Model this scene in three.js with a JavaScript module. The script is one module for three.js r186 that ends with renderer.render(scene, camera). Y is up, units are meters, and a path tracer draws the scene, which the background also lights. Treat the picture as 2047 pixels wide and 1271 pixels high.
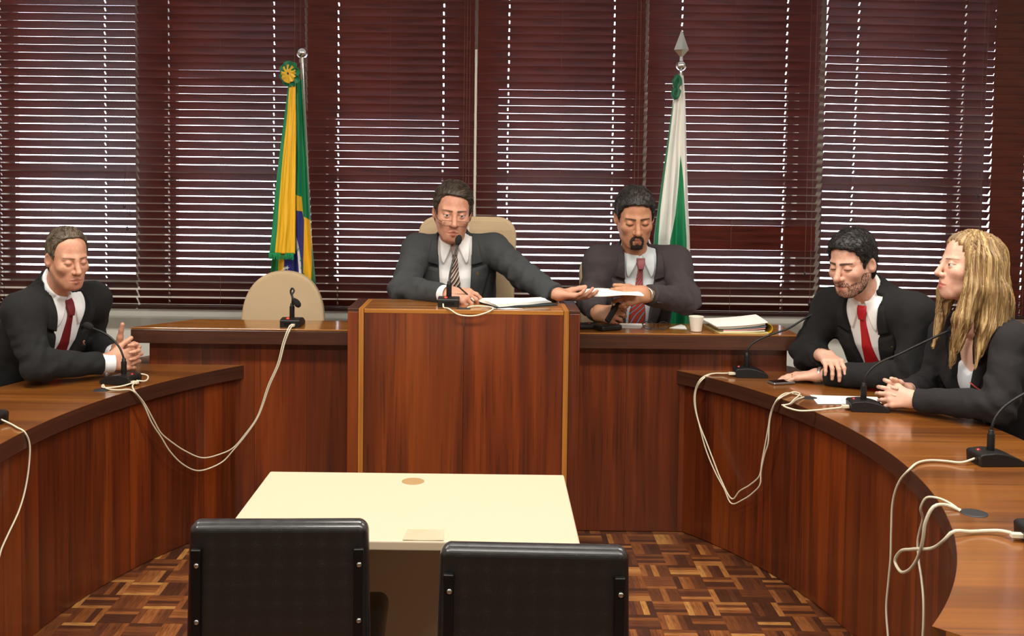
import * as THREE from 'three';
import { RoundedBoxGeometry } from 'three/addons/geometries/RoundedBoxGeometry.js';
import { mergeGeometries, mergeVertices, toCreasedNormals } from 'three/addons/utils/BufferGeometryUtils.js';
import { ImprovedNoise } from 'three/addons/math/ImprovedNoise.js';
import { RectAreaLightUniformsLib } from 'three/addons/lights/RectAreaLightUniformsLib.js';

// ------------------------------------------------------------------ camera, sky, light, exposure
const scene = new THREE.Scene();
const camera = new THREE.PerspectiveCamera(2 * Math.atan(635.5 / 2000) * 180 / Math.PI, 2047 / 1271, 0.05, 200);
camera.position.set(0, 1.63, 0);
camera.rotation.set(-0.045, 0, 0.012, 'YXZ');
camera.setViewOffset(2047, 1271, 38.5, 195.5, 2047, 1271);
camera.updateProjectionMatrix();
scene.background = new THREE.Color().setRGB(7.2, 7.5, 8.6);
const renderer = new THREE.WebGLRenderer({ antialias: true });
renderer.toneMapping = THREE.LinearToneMapping;
renderer.toneMappingExposure = 1.0;
renderer.shadowMap.enabled = true;
RectAreaLightUniformsLib.init();
const LAMP_RADIANCE = 45, LAMP_COLOR = new THREE.Color().setRGB(1.0, 0.95, 0.86);

// ------------------------------------------------------------------ helpers
const V = (x, y, z) => new THREE.Vector3(x, y, z);
const noise = new ImprovedNoise();
let seedState = 7;
const rnd = () => { seedState = (seedState * 1664525 + 1013904223) >>> 0; return seedState / 4294967296; };
const rr = (a, b) => a + (b - a) * rnd();
const clamp = (x, a, b) => Math.max(a, Math.min(b, x));
const lerp = (a, b, t) => a + (b - a) * t;
const sstep = (a, b, x) => { const t = clamp((x - a) / (b - a), 0, 1); return t * t * (3 - 2 * t); };
const taken = {};
function numbered(name) { const n = taken[name] ?? 0; taken[name] = n + 1; return n ? name + '_' + String(n).padStart(3, '0') : name; }
function tag(o, label, category, group, kind) {
  o.userData.label = label; if (category) o.userData.category = category;
  if (group) o.userData.group = group; if (kind) o.userData.kind = kind; return o;
}
function thing(name, label, category, pos = [0, 0, 0], turn = 0, group) {
  const o = new THREE.Group(); o.name = numbered(name); o.position.set(...pos); o.rotation.y = turn; scene.add(o);
  return tag(o, label, category, group);
}
function struct(name, label, category = name.split('_')[0]) { const o = new THREE.Group(); o.name = numbered(name); scene.add(o); return tag(o, label, category, null, 'structure'); }
function part(parent, name, geo, mat, label) {
  const m = new THREE.Mesh(geo, mat); m.name = name; m.castShadow = m.receiveShadow = true; parent.add(m);
  if (label) m.userData.label = label; return m;
}
function solo(name, geo, mat, label, category, group) { const m = new THREE.Mesh(geo, mat); m.name = numbered(name); m.castShadow = m.receiveShadow = true; scene.add(m); return tag(m, label, category, group); }
const strip = (g) => { let r = g.index ? g.toNonIndexed() : g; for (const k of Object.keys(r.attributes)) if (!['position', 'normal', 'uv'].includes(k)) r.deleteAttribute(k); return r; };
const merge = (list) => mergeGeometries(list.map(strip));
const box = (w, h, d, x = 0, y = 0, z = 0) => new THREE.BoxGeometry(w, h, d).translate(x, y, z);
const rbox = (w, h, d, r, x = 0, y = 0, z = 0, seg = 2) => new RoundedBoxGeometry(w, h, d, seg, r).translate(x, y, z);
const cyl = (r0, r1, h, x = 0, y = 0, z = 0, n = 20) => new THREE.CylinderGeometry(r0, r1, h, n).translate(x, y, z);
const ball = (r, x = 0, y = 0, z = 0, n = 16) => new THREE.SphereGeometry(r, n, Math.max(8, n * 0.7 | 0)).translate(x, y, z);
const tube = (pts, r, n = 40, k = 8) => new THREE.TubeGeometry(new THREE.CatmullRomCurve3(pts.map((p) => (p.isVector3 ? p : V(...p))), false, 'centripetal'), n, r, k, false);
function lathe(profile, n = 28) { return new THREE.LatheGeometry(profile.map(([x, y]) => new THREE.Vector2(x, y)), n); }
// uv in metres by the dominant direction of each triangle; grain = 'x' | 'y' | 'z' is the axis that v follows
function uvBox(g, grain = 'y', ox = 0, oy = 0) {
  const r = g.index ? g.toNonIndexed() : g, p = r.attributes.position, uv = new Float32Array(p.count * 2), a = V(), b = V(), c = V();
  for (let i = 0; i < p.count; i += 3) {
    a.fromBufferAttribute(p, i); b.fromBufferAttribute(p, i + 1); c.fromBufferAttribute(p, i + 2);
    const n = b.clone().sub(a).cross(c.clone().sub(a)), ax = [Math.abs(n.x), Math.abs(n.y), Math.abs(n.z)];
    const d = ax[0] > ax[1] && ax[0] > ax[2] ? 'x' : ax[1] > ax[2] ? 'y' : 'z';
    const rest = ['x', 'y', 'z'].filter((k) => k !== d), v = rest.includes(grain) ? grain : rest[1], u = rest.find((k) => k !== v);
    [a, b, c].forEach((q, k) => { uv[(i + k) * 2] = q[u] + ox; uv[(i + k) * 2 + 1] = q[v] + oy; });
  }
  r.setAttribute('uv', new THREE.BufferAttribute(uv, 2)); return r;
}
// ------------------------------------------------------------------ procedural textures
function dataTex(w, h, fn, srgb = true, rx = 1, ry = 1) {
  const d = new Uint8Array(w * h * 4);
  for (let j = 0; j < h; j++) for (let i = 0; i < w; i++) { const c = fn(i / w, j / h, i, j), o = (j * w + i) * 4; d[o] = clamp(c[0], 0, 255); d[o + 1] = clamp(c[1], 0, 255); d[o + 2] = clamp(c[2], 0, 255); d[o + 3] = 255; }
  const t = new THREE.DataTexture(d, w, h, THREE.RGBAFormat); t.wrapS = t.wrapT = THREE.RepeatWrapping; t.magFilter = THREE.LinearFilter; t.minFilter = THREE.LinearMipmapLinearFilter; t.generateMipmaps = true;
  if (srgb) t.colorSpace = THREE.SRGBColorSpace; t.repeat.set(rx, ry); t.needsUpdate = true; return t;
}
// noise that repeats over the tile: blends two shifted copies
function tileNoise(u, v, fu, fv, s) {
  const n = (a, b) => noise.noise(a * fu, b * fv, s);
  const bx = u, by = v;
  return (n(u, v) * (1 - bx) * (1 - by) + n(u - 1, v) * bx * (1 - by) + n(u, v - 1) * (1 - bx) * by + n(u - 1, v - 1) * bx * by) * 1.4;
}
const mix3 = (a, b, t) => [lerp(a[0], b[0], t), lerp(a[1], b[1], t), lerp(a[2], b[2], t)];
// wood veneer: u across the grain, v along; stops = dark, mid, light
function woodTex(seed, dark, mid, light, rx, ry, across = 14, fine = 90) {
  return dataTex(512, 512, (u, v) => {
    const w = tileNoise(u, v, 2.2, 1.5, seed + 5) * 0.05;
    const a = tileNoise(u + w, v, across, 1.2, seed), b = tileNoise(u + w, v, across * 3, 2.0, seed + 1), c = tileNoise(u, v, fine, 5, seed + 2), d = tileNoise(u, v, 3, 1, seed + 3);
    let t = 0.5 + 0.42 * a + 0.22 * b + 0.25 * d;
    const col = t < 0.5 ? mix3(dark, mid, clamp(t * 2, 0, 1)) : mix3(mid, light, clamp(t * 2 - 1, 0, 1));
    const f = 1 + 0.13 * c + (c < -0.35 ? -0.12 : 0);
    return [col[0] * f, col[1] * f, col[2] * f];
  }, true, rx, ry);
}
const shifted = (t, ox, oy) => { const c = t.clone(); c.offset.set(ox, oy); c.needsUpdate = true; return c; };
const speck = dataTex(256, 256, (u, v) => { const n = 128 + 60 * tileNoise(u, v, 40, 40, 3) + 60 * tileNoise(u, v, 110, 110, 9); return [n, n, n]; }, false, 8, 8);
const weave = dataTex(128, 128, (u, v, i, j) => { const n = 128 + 70 * Math.sin(i * Math.PI / 2) * Math.cos(j * Math.PI / 2) + 40 * tileNoise(u, v, 30, 30, 4); return [n, n, n]; }, false, 40, 40);

const std = (color, roughness = 0.6, extra = {}) => new THREE.MeshPhysicalMaterial({ color, roughness, ...extra });
// two woods: red-brown veneer on the fronts and trims; golden wood on the podium's inlay strips (front and top alike) and on the tops
const GOLDEN = [[112, 64, 19], [160, 100, 34], [188, 126, 52]];
const woodFrontMap = woodTex(11, [54, 18, 4], [102, 42, 10], [144, 70, 20], 1.6, 0.7, 9, 80);
const woodTopMap = woodTex(31, ...GOLDEN, 1.3, 0.45, 16, 90), woodStreakMap = woodTex(37, [74, 36, 9], [130, 74, 22], [162, 102, 38], 1.1, 0.4, 12, 90);
const woodEdgeMap = woodTex(51, [46, 24, 14], [66, 34, 20], [88, 50, 30], 2, 0.6, 12, 90);
const varnish = { roughness: 0.42, clearcoat: 0.6, clearcoatRoughness: 0.22 };
const M = {
  front: [0, 1, 2, 3].map((k) => new THREE.MeshPhysicalMaterial({ map: shifted(woodFrontMap, k * 0.27, k * 0.31), color: [0xffffff, 0xe8e0dc, 0xfff2e4, 0xd8ccc8][k], ...varnish })),
  top: new THREE.MeshPhysicalMaterial({ map: woodTopMap, roughness: 0.4, clearcoat: 1, clearcoatRoughness: 0.13 }),
  deskTop: new THREE.MeshPhysicalMaterial({ map: woodStreakMap, roughness: 0.4, clearcoat: 1, clearcoatRoughness: 0.13 }),
  edge: new THREE.MeshPhysicalMaterial({ map: woodEdgeMap, ...varnish }),
  inlay: std(0xffffff, 0.45, { clearcoat: 0.4, clearcoatRoughness: 0.3, map: woodTex(71, ...GOLDEN, 6, 1, 12, 60) }),
  wall: std(0xe2e0d6, 0.85, { bumpMap: speck, bumpScale: 0.0006 }),
  wallSide: std(0xbcae98, 0.85),
  ceiling: std(0xdedbd0, 0.9),
  concrete: std(0x8d887d, 0.9, { bumpMap: speck, bumpScale: 0.001 }),
  alu: std(0x77736c, 0.45, { metalness: 0.7 }),
  glass: new THREE.MeshPhysicalMaterial({ color: 0xffffff, roughness: 0.02, transmission: 1, thickness: 0, ior: 1.5 }),
  slat: [0, 1, 2].map((k) => new THREE.MeshPhysicalMaterial({ map: shifted(woodTex(91 + k, [66, 24, 18], [86, 33, 24], [104, 44, 31], 1, 1, 8, 50), 0, 0), roughness: 0.38, clearcoat: 0.25, clearcoatRoughness: 0.3 })),
  rail: std(0x2c100c, 0.4),
  cord: std(0x6a4a38, 0.8),
  cream: std(0xc4b197, 0.5, { clearcoat: 0.15, clearcoatRoughness: 0.4 }),
  creamEdge: std(0xc8b797, 0.5),
  tan: std(0x9a7a50, 0.6),
  vinyl: std(0x0d0d0d, 0.32, { clearcoat: 0.9, clearcoatRoughness: 0.2, bumpMap: speck, bumpScale: 0.0008 }),
  blackMetal: std(0x0a0a0a, 0.4, { metalness: 0.3 }),
  blackPlastic: std(0x121213, 0.45),
  steel: std(0xc8c8c4, 0.25, { metalness: 1 }),
  chrome: std(0xdadad8, 0.12, { metalness: 1 }),
  beige: std(0xc2a885, 0.95, { bumpMap: weave, bumpScale: 0.0006, sheen: 0.3 }),
  paper: std(0xf2efe6, 0.85, { side: THREE.DoubleSide }),
  cable: std(0xd6cdb4, 0.55),
  dais: std(0x3a2418, 0.6),
};

// ------------------------------------------------------------------ room shell
const ROOM = { x0: -3.95, x1: 3.95, zBack: -5.55, zFront: 2.6, h: 2.95 };
const PIT = { cx: -0.14, cz: -3.22, a: 1.43, b: 1.82 };              // oval that the desks enclose
const onOval = (t, d) => [PIT.cx + (PIT.a + d) * Math.sin(t), PIT.cz - (PIT.b + d) * Math.cos(t)];   // t = 0 at the podium, positive to the right
{
  const f = struct('floor', 'dark parquet floor of small wooden strips laid in squares');
  part(f, 'floor_slab', uvBox(box(8.1, 0.1, 8.4, 0, -0.062, -1.5), 'x'), M.dais);
  const cols = [0x4e2c1b, 0x693c22, 0x784627, 0x8a522a, 0x996034, 0xad7540, 0x5d3524, 0xc08c4e].map((c) => new THREE.Color(c));
  const tex = woodTex(131, [176, 166, 156], [216, 208, 200], [252, 248, 242], 9, 6, 10, 40);
  const mats = cols.map((c) => new THREE.MeshPhysicalMaterial({ color: c, map: tex, roughness: 0.42, clearcoat: 0.25, clearcoatRoughness: 0.3 }));
  const geoX = uvBox(box(0.1196, 0.012, 0.0236, 0, -0.006, 0), 'x'), geoZ = uvBox(box(0.0236, 0.012, 0.1196, 0, -0.006, 0), 'z');
  const rest = []; let built = 0;
  const cands = [];
  for (let i = -14; i < 13; i++) for (let j = 0; j < 32; j++) for (let k = 0; k < 5; k++) {
    const bx = i * 0.12 + 0.03, bz = -4.62 + j * 0.12, alongX = (i + j + 40) % 2 === 0;
    const x = bx + (alongX ? 0.06 : 0.012 + k * 0.024), z = bz + (alongX ? 0.012 + k * 0.024 : 0.06);
    const w = rnd(), ci = w < 0.2 ? 0 : w < 0.38 ? 1 : w < 0.55 ? 2 : w < 0.68 ? 3 : w < 0.78 ? 4 : w < 0.86 ? 5 : w < 0.94 ? 6 : 7;
    const seenRight = x > 0.24 && x < 1.32 && z < -3.42 && z > -4.6 && (x - 0.2) * 0.9 + (-z - 3.42) > 0.3, seenLeft = x < -0.93 && x > -1.62 && z < -3.4 && z > -4.3;
    const e = ((x - PIT.cx) / (PIT.a + 0.02)) ** 2 + ((z - PIT.cz) / (PIT.b + 0.02)) ** 2;
    cands.push({ x, z, alongX, ci, seen: (seenRight || seenLeft) && e < 1, d: z, dy: rr(-0.0004, 0.0004) });
  }
  cands.sort((p, q) => (q.seen - p.seen) || (q.d - p.d));
  for (const c of cands) {
    if (c.seen && built < 300) { const m = part(f, 'parquet_strip', c.alongX ? geoX : geoZ, mats[c.ci]); m.position.set(c.x, c.dy, c.z); built++; }
    else {
      const g = (c.alongX ? geoX : geoZ).clone().translate(c.x, c.dy, c.z), n = g.attributes.position.count, col = new Float32Array(n * 3);
      for (let q = 0; q < n; q++) cols[c.ci].toArray(col, q * 3);
      g.setAttribute('color', new THREE.BufferAttribute(col, 3)); rest.push(g);
    }
  }
  const m = part(f, 'parquet_field', mergeGeometries(rest), new THREE.MeshPhysicalMaterial({ vertexColors: true, map: tex, roughness: 0.42, clearcoat: 0.25, clearcoatRoughness: 0.3 }));
  m.userData.kind = 'stuff';
}
{
  const c = struct('ceiling', 'pale ceiling of the meeting room');
  part(c, 'ceiling_slab', box(8.2, 0.12, 8.5, 0, ROOM.h + 0.06, -1.5), M.ceiling);
  const l = struct('wall_left', 'plain side wall of the meeting room'); part(l, 'wall_panel', box(0.15, 3, 8.4, ROOM.x0 - 0.075, 1.48, -1.5), M.wallSide);
  const r = struct('wall_right', 'plain side wall of the meeting room'); part(r, 'wall_panel', box(0.15, 3, 8.4, ROOM.x1 + 0.075, 1.48, -1.5), M.wallSide);
  const b = struct('wall_front', 'plain wall of the meeting room facing the podium'); part(b, 'wall_panel', box(8.2, 3, 0.15, 0, 1.48, ROOM.zFront + 0.075), M.wallSide);
}
// window wall: parapet, lintel, pillars, and one window per bay
const BAYS = [[-3.64, -2.89], [-2.73, -1.983], [-1.821, -1.094], [-0.927, -0.167], [-0.005, 0.769], [0.931, 1.685], [1.825, 2.593], [2.715, 3.52]];
{
  const w = struct('wall_back', 'pale grey wall under and between the windows');
  const SILL = 0.985, HEAD = 2.78, zf = ROOM.zBack, th = 0.22;
  part(w, 'parapet', box(8.1, SILL, th, 0, SILL / 2, zf - th / 2), M.wall);
  part(w, 'lintel', box(8.1, ROOM.h - HEAD, th, 0, (ROOM.h + HEAD) / 2, zf - th / 2), M.wall);
  const edges = [ROOM.x0 - 0.1, ...BAYS.flat(), ROOM.x1 + 0.1];
  for (let i = 0; i < edges.length; i += 2) part(w, 'pillar', box(edges[i + 1] - edges[i], HEAD - SILL, th, (edges[i] + edges[i + 1]) / 2, (HEAD + SILL) / 2, zf - th / 2), M.concrete);
  BAYS.forEach(([a, b], i) => {
    const g = struct('window_' + (i + 1), 'tall window behind the wooden blinds', 'window'), z = zf - 0.13, cx = (a + b) / 2, W = b - a, H = HEAD - SILL, cy = (HEAD + SILL) / 2;
    for (const s of [-1, 1]) part(g, 'window_frame', box(0.03, H, 0.05, cx + s * (W / 2 - 0.015), cy, z), M.alu);
    for (const s of [-1, 1]) part(g, 'window_frame', box(W - 0.06, 0.03, 0.05, cx, cy + s * (H / 2 - 0.015), z), M.alu);
    part(g, 'transom', box(W - 0.06, 0.05, 0.05, cx, 1.62, z), M.alu);
    part(g, 'pane', box(W - 0.06, 1.595 - SILL - 0.03, 0.004, cx, (1.595 + SILL + 0.03) / 2, z), M.glass);
    part(g, 'pane', box(W - 0.06, HEAD - 0.03 - 1.645, 0.004, cx, (HEAD - 0.03 + 1.645) / 2, z), M.glass);
  });
}
// ceiling lamps: recessed fluorescent fittings
function ceilingLamp(x, z) {
  const g = thing('ceiling_lamp', 'recessed fluorescent ceiling lamp above the desks', 'lamp', [x, ROOM.h, z], 0, 'ceiling lamps');
  part(g, 'housing', merge([box(1.26, 0.03, 0.02, 0, -0.015, 0.16), box(1.26, 0.03, 0.02, 0, -0.015, -0.16), box(0.02, 0.03, 0.3, 0.62, -0.015, 0), box(0.02, 0.03, 0.3, -0.62, -0.015, 0)]), M.alu);
  part(g, 'diffuser', box(1.2, 0.012, 0.29, 0, -0.008, 0), new THREE.MeshStandardMaterial({ color: 0xeeeeee, emissive: LAMP_COLOR, emissiveIntensity: 1.2 }));
  const L = new THREE.RectAreaLight(LAMP_COLOR, LAMP_RADIANCE, 1.2, 0.29); L.position.set(0, -0.018, 0); L.rotation.x = -Math.PI / 2; L.castShadow = true; g.add(L); L.name = 'lamp_light';
}
for (const [x, z] of [[-1.9, -3.1], [0, -3.1], [1.9, -3.1], [-1.9, -0.7], [0, -0.7], [1.9, -0.7]]) ceilingLamp(x, z);

// ------------------------------------------------------------------ venetian blinds
const SL = { pitch: 0.0424, d: 0.05, t: 0.003 };
const slatGeos = {};
function slatGeo(w) {
  if (slatGeos[w]) return slatGeos[w];
  const s = new THREE.Shape(); s.moveTo(-w / 2, -SL.d / 2); s.lineTo(w / 2, -SL.d / 2); s.lineTo(w / 2, SL.d / 2); s.lineTo(-w / 2, SL.d / 2); s.closePath();
  for (const x of [-0.283, 0.283]) { const h = new THREE.Path(); h.moveTo(x - 0.0038, -0.011); h.lineTo(x - 0.0038, 0.011); h.lineTo(x + 0.0038, 0.011); h.lineTo(x + 0.0038, -0.011); h.closePath(); s.holes.push(h); }
  const g = new THREE.ExtrudeGeometry(s, { depth: SL.t, bevelEnabled: false }); g.rotateX(Math.PI / 2); g.translate(0, SL.t / 2, 0);
  return (slatGeos[w] = uvBox(g, 'x'));
}
function blind(xc, w, zc, tiltAt, label, opt = {}) {
  const g = thing('venetian_blind', label, 'blind', [xc, 0, zc], 0, null);
  const y0 = opt.y0 ?? 0.925, n = 43, geo = slatGeo(w);
  for (let i = 0; i < n; i++) {
    const m = part(g, 'slat', geo, M.slat[(i * 7 + (xc * 10 | 0) + 50) % 3]);
    m.position.set(rr(-0.0015, 0.0015), y0 + i * SL.pitch, rr(-0.001, 0.001)); m.rotation.x = -(tiltAt(y0 + i * SL.pitch, i) + rr(-0.02, 0.02)); m.rotation.z = rr(-0.0012, 0.0012);
  }
  const top = y0 + n * SL.pitch;
  part(g, 'bottom_rail', rbox(w, 0.022, 0.05, 0.004, 0, y0 - SL.pitch * 0.75, 0), M.rail);
  part(g, 'head_rail', rbox(w, 0.05, 0.06, 0.004, 0, top + 0.03, 0), M.rail);
  for (const x of [-0.283, 0.283]) for (const s of [-1, 1]) part(g, 'ladder_cord', cyl(0.0009, 0.0009, top - y0 + 0.06, x + s * 0.002, (top + y0) / 2, s * 0.024, 5), M.cord);
  part(g, 'ladder_cord', cyl(0.0011, 0.0011, top - y0 + 0.06, 0, (top + y0) / 2, 0.026, 5), M.cord);
  for (const [dx, len] of opt.pulls ?? []) {
    const p = part(g, 'pull_cord', cyl(0.0012, 0.0012, len, dx, top - len / 2, 0.034, 5), M.cord);
    part(p, 'tassel', lathe([[0.001, 0.012], [0.006, 0.004], [0.008, -0.012], [0.001, -0.014]], 10).translate(dx, top - len - 0.008, 0.034), M.rail);
  }
  if (opt.wand) part(g, 'tilt_wand', cyl(0.0065, 0.0065, 1.4, opt.wand, 1.6, 0.03, 10), std(0xd8d2c4, 0.6), 'cream tilt wand');
  if (opt.roll) g.rotation.z = opt.roll;
  return g;
}
{
  const deg = (d) => d * Math.PI / 180;
  const PULL = [[0.395, 1.3], [0.41, 1.42], [0.425, 1.34]];
  const T = (base, up = 0) => (y) => deg(base + up * sstep(1.6, 2.5, y));
  blind(-3.29, 0.9, -5.42, T(45), 'dark wooden blind at the end of the row past the man with the ribbon pin');
  blind(-2.38, 0.9, -5.42, T(43.5, 0), 'dark wooden blind right behind the man with the red tie and ribbon pin', { pulls: PULL });
  blind(-1.47, 0.9, -5.42, T(46, 3), 'dark wooden blind behind the empty beige chair', { pulls: [[0.4, 1.5], [0.43, 1.2]] });
  blind(-0.557, 0.9, -5.42, T(49, 5), 'dark wooden blind behind the podium between flag and white gap, closed at its top', { pulls: PULL });
  blind(0.359, 0.9, -5.42, T(45, 6), 'dark wooden blind between the podium man and the green and white flag', { pulls: [[0.4, 1.25], [0.42, 1.3]], wand: -0.458 });
  blind(1.288, 0.925, -5.42, (y, i) => (y > 1.235 && y < 1.36 ? deg(72) : deg(46 + 3 * sstep(1.6, 2.5, y))), 'dark wooden blind beside the green and white flag with two slats shut flat', { pulls: [[0.4, 1.62], [0.43, 1.78]] });
  blind(2.185, 0.9, -5.355, T(44, 2), 'dark wooden blind hanging askew behind the bearded young man and the blonde woman', { pulls: [[0.37, 1.2], [0.39, 1.4]], roll: -0.012, y0: 0.945 });
  blind(3.155, 0.93, -5.42, () => deg(74), 'dark wooden blind shut tight beside the bright gap', {});
}

// ------------------------------------------------------------------ desks
const arcParam = (t0, t1, n) => Array.from({ length: n + 1 }, (_, i) => lerp(t0, t1, i / n));
// a slab that follows the oval between offsets d0 (inside) and d1 (outside), heights y0..y1, cut flat at z >= zCut side
function arcSlab(ts, d0, d1, y0, y1, uvAlongArc = true) {
  const pos = [], uv = []; let s = 0; const ring = ts.map((t, i) => {
    const A = onOval(t, d0), B = onOval(t, d1); if (i) { const P = onOval(ts[i - 1], (d0 + d1) / 2), Q = onOval(t, (d0 + d1) / 2); s += Math.hypot(P[0] - Q[0], P[1] - Q[1]); }
    return { A, B, s };
  });
  const quad = (a, b, c, d, ua, ub, uc, ud) => { pos.push(...a, ...b, ...c, ...a, ...c, ...d); uv.push(...ua, ...ub, ...uc, ...ua, ...uc, ...ud); };
  const w = Math.abs(d1 - d0);
  for (let i = 0; i + 1 < ring.length; i++) {
    const p = ring[i], q = ring[i + 1], P = (o, y) => [o[0], y, o[1]];
    quad(P(p.A, y1), P(q.A, y1), P(q.B, y1), P(p.B, y1), [0, p.s], [0, q.s], [w, q.s], [w, p.s]);
    quad(P(p.A, y0), P(p.B, y0), P(q.B, y0), P(q.A, y0), [0, p.s], [w, p.s], [w, q.s], [0, q.s]);
    quad(P(p.A, y0), P(q.A, y0), P(q.A, y1), P(p.A, y1), [y0, p.s], [y0, q.s], [y1, q.s], [y1, p.s]);
    quad(P(p.B, y0), P(p.B, y1), P(q.B, y1), P(q.B, y0), [y0, p.s], [y1, p.s], [y1, q.s], [y0, q.s]);
  }
  for (const [e, flip] of [[ring[0], 1], [ring[ring.length - 1], 0]]) {
    const P = (o, y) => [o[0], y, o[1]], a = P(e.A, y0), b = P(e.B, y0), c = P(e.B, y1), d = P(e.A, y1);
    if (flip) quad(a, d, c, b, [0, 0], [0, 0.06], [w, 0.06], [w, 0]); else quad(a, b, c, d, [0, 0], [w, 0], [w, 0.06], [0, 0.06]);
  }
  const g = new THREE.BufferGeometry(); g.setAttribute('position', new THREE.Float32BufferAttribute(pos, 3)); g.setAttribute('uv', new THREE.Float32BufferAttribute(uv, 2));
  const m = mergeVertices(g, 1e-5); m.computeVertexNormals(); return toCreasedNormals(m, 0.6);
}
function flipIfNeeded(g) { return g; }
const DESK = { h: 0.75, edge: 0.06, w: 0.53, panelIn: 0.03 };
const T_END = Math.acos((4.535 - 3.22) / 1.82);        // where the oval meets the back desk's front
function sideDesk(sgn, label, tNear) {
  const g = thing('curved_desk', label, 'desk');
  const t0 = sgn * T_END, t1 = sgn * tNear;
  const ts = arcParam(t0, t1, 48);
  part(g, 'desk_top', uvBox(arcSlab(ts, 0.001, DESK.w, DESK.h - 0.035, DESK.h), 'x', sgn * 0.7, 0.3), M.deskTop, 'glossy orange brown wooden desk top');
  part(g, 'edge_band', arcSlab(ts, 0, 0.028, DESK.h - DESK.edge, DESK.h - 0.0012), M.edge, 'dark wooden edge band');
  part(g, 'edge_band', arcSlab(ts, DESK.w - 0.028, DESK.w + 0.001, DESK.h - DESK.edge, DESK.h - 0.0012), M.edge, 'dark wooden edge band');
  const n = 26;
  for (let i = 0; i < n; i++) {
    const a = lerp(t0, t1, i / n), b = lerp(t0, t1, (i + 1) / n);
    const m = part(g, 'veneer_panel', arcSlab(arcParam(a, b - (b - a) * 0.006, 3), DESK.panelIn, DESK.panelIn + 0.02, 0.004, DESK.h - DESK.edge), M.front[(i * 5 + (i * i) % 3 + (sgn > 0 ? 1 : 0)) % 4]);
    // shift the grain of each panel
    const uv = m.geometry.attributes.uv; const off = rr(0, 3); for (let k = 0; k < uv.count; k++) { const u = uv.getX(k), v = uv.getY(k); uv.setXY(k, v + off, u + off * 2.3); }
  }
  for (const d of [0.12, 0.72]) { const t = lerp(t0, t1, d), [x, z] = onOval(t, 0.3); const p = part(g, 'support_leg', rbox(0.05, DESK.h - 0.035, 0.42, 0.004, 0, (DESK.h - 0.035) / 2, 0), M.edge); p.position.set(x, 0, z); p.rotation.y = -t + Math.PI; }
  return g;
}
sideDesk(-1, 'curved wooden desk in front of the man with the ribbon pin on his lapel', 2.35);
sideDesk(1, 'curved wooden desk in front of the young bearded man and the blonde woman', 2.35);
{
  // raised back desk in two wings beside the podium
  const HB = 0.927;
  const wing = (pts, px0, px1, label, endX) => {
    const g = thing('back_desk', label, 'desk');
    const s = new THREE.Shape(pts.map(([x, z]) => new THREE.Vector2(x, -z)));
    const mk = (depth, y) => { const e = new THREE.ExtrudeGeometry(s, { depth, bevelEnabled: true, bevelSize: 0.002, bevelThickness: 0.002, bevelSegments: 1 }); e.rotateX(-Math.PI / 2); e.translate(0, y, 0); return e; };
    part(g, 'desk_top', uvBox(mk(0.004, HB - 0.006), 'x'), M.top, 'glossy orange brown wooden desk top');
    part(g, 'edge_band', uvBox(mk(0.058, HB - 0.069), 'x'), M.edge, 'dark wooden edge band');
    const n = Math.round((px1 - px0) / 0.235);
    for (let i = 0; i < n; i++) { const a = lerp(px0, px1, i / n), b = lerp(px0, px1, (i + 1) / n); part(g, 'veneer_panel', uvBox(box(b - a - 0.001, HB - 0.075, 0.02, (a + b) / 2, (HB - 0.075) / 2 + 0.003, -4.545), 'y', i * 0.7, i * 0.4), M.front[(i * 3 + (px0 > 0 ? 2 : 0)) % 4]); }
    part(g, 'side_panel', uvBox(box(0.02, HB - 0.075, 0.24, endX, (HB - 0.075) / 2 + 0.003, -4.68), 'y'), M.front[1]);
    return g;
  };
  wing([[-1.62, -4.475], [-0.6, -4.475], [-0.6, -4.745], [-1.41, -4.745]], -1.56, -0.6, 'raised back desk wing in front of the empty beige chair', -1.38);
  wing([[0.375, -4.475], [1.385, -4.475], [1.385, -4.79], [0.375, -4.79]], 0.375, 1.35, 'raised back desk wing in front of the goateed man', 1.345);
  const d = struct('floor', 'low dais behind the podium'); d.name = 'floor_dais'; part(d, 'dais_slab', box(3.3, 0.18, 0.97, -0.12, 0.09, -5.05), M.dais);
}
{
  const g = thing('podium', 'tall wooden podium with light vertical inlay strips at the centre of the back desk', 'podium', [-0.115, 0, -4.13]);
  const H = 1.07, W = 0.965, D = 0.33, zc = -D / 2;
  part(g, 'side_panel', uvBox(rbox(0.045, H - 0.012, D, 0.003, -W / 2 + 0.0225, (H - 0.012) / 2, zc), 'y', 3.1), M.front[0]);
  part(g, 'side_panel', uvBox(rbox(0.045, H - 0.012, D, 0.003, W / 2 - 0.0225, (H - 0.012) / 2, zc), 'y', 4.3), M.front[1]);
  for (const s of [-1, 1]) {
    part(g, 'inlay_strip', uvBox(box(0.021, H - 0.002, 0.02, s * (W / 2 - 0.0565), (H - 0.002) / 2, -0.009), 'y'), M.inlay, 'light yellow brown inlay strip');
    part(g, 'inlay_strip', uvBox(box(0.021, 0.006, D, s * (W / 2 - 0.0565), H - 0.003, zc), 'z'), M.inlay, 'light yellow brown inlay strip');
    const half = W / 2 - 0.068;
    part(g, 'front_panel', uvBox(rbox(half - 0.001, H - 0.012, 0.02, 0.0015, s * half / 2, (H - 0.012) / 2, -0.012), 'y', s * 2.2 + 5), M.front[s < 0 ? 0 : 2]);
    part(g, 'top_trim', uvBox(rbox(0.045, 0.014, D, 0.002, s * (W / 2 - 0.0225), H - 0.005, zc), 'z'), M.edge);
  }
  part(g, 'podium_top', uvBox(rbox(W - 0.136, 0.018, D - 0.001, 0.002, 0, H - 0.009, zc - 0.0005), 'x'), M.top, 'glossy orange brown top');
}
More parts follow.
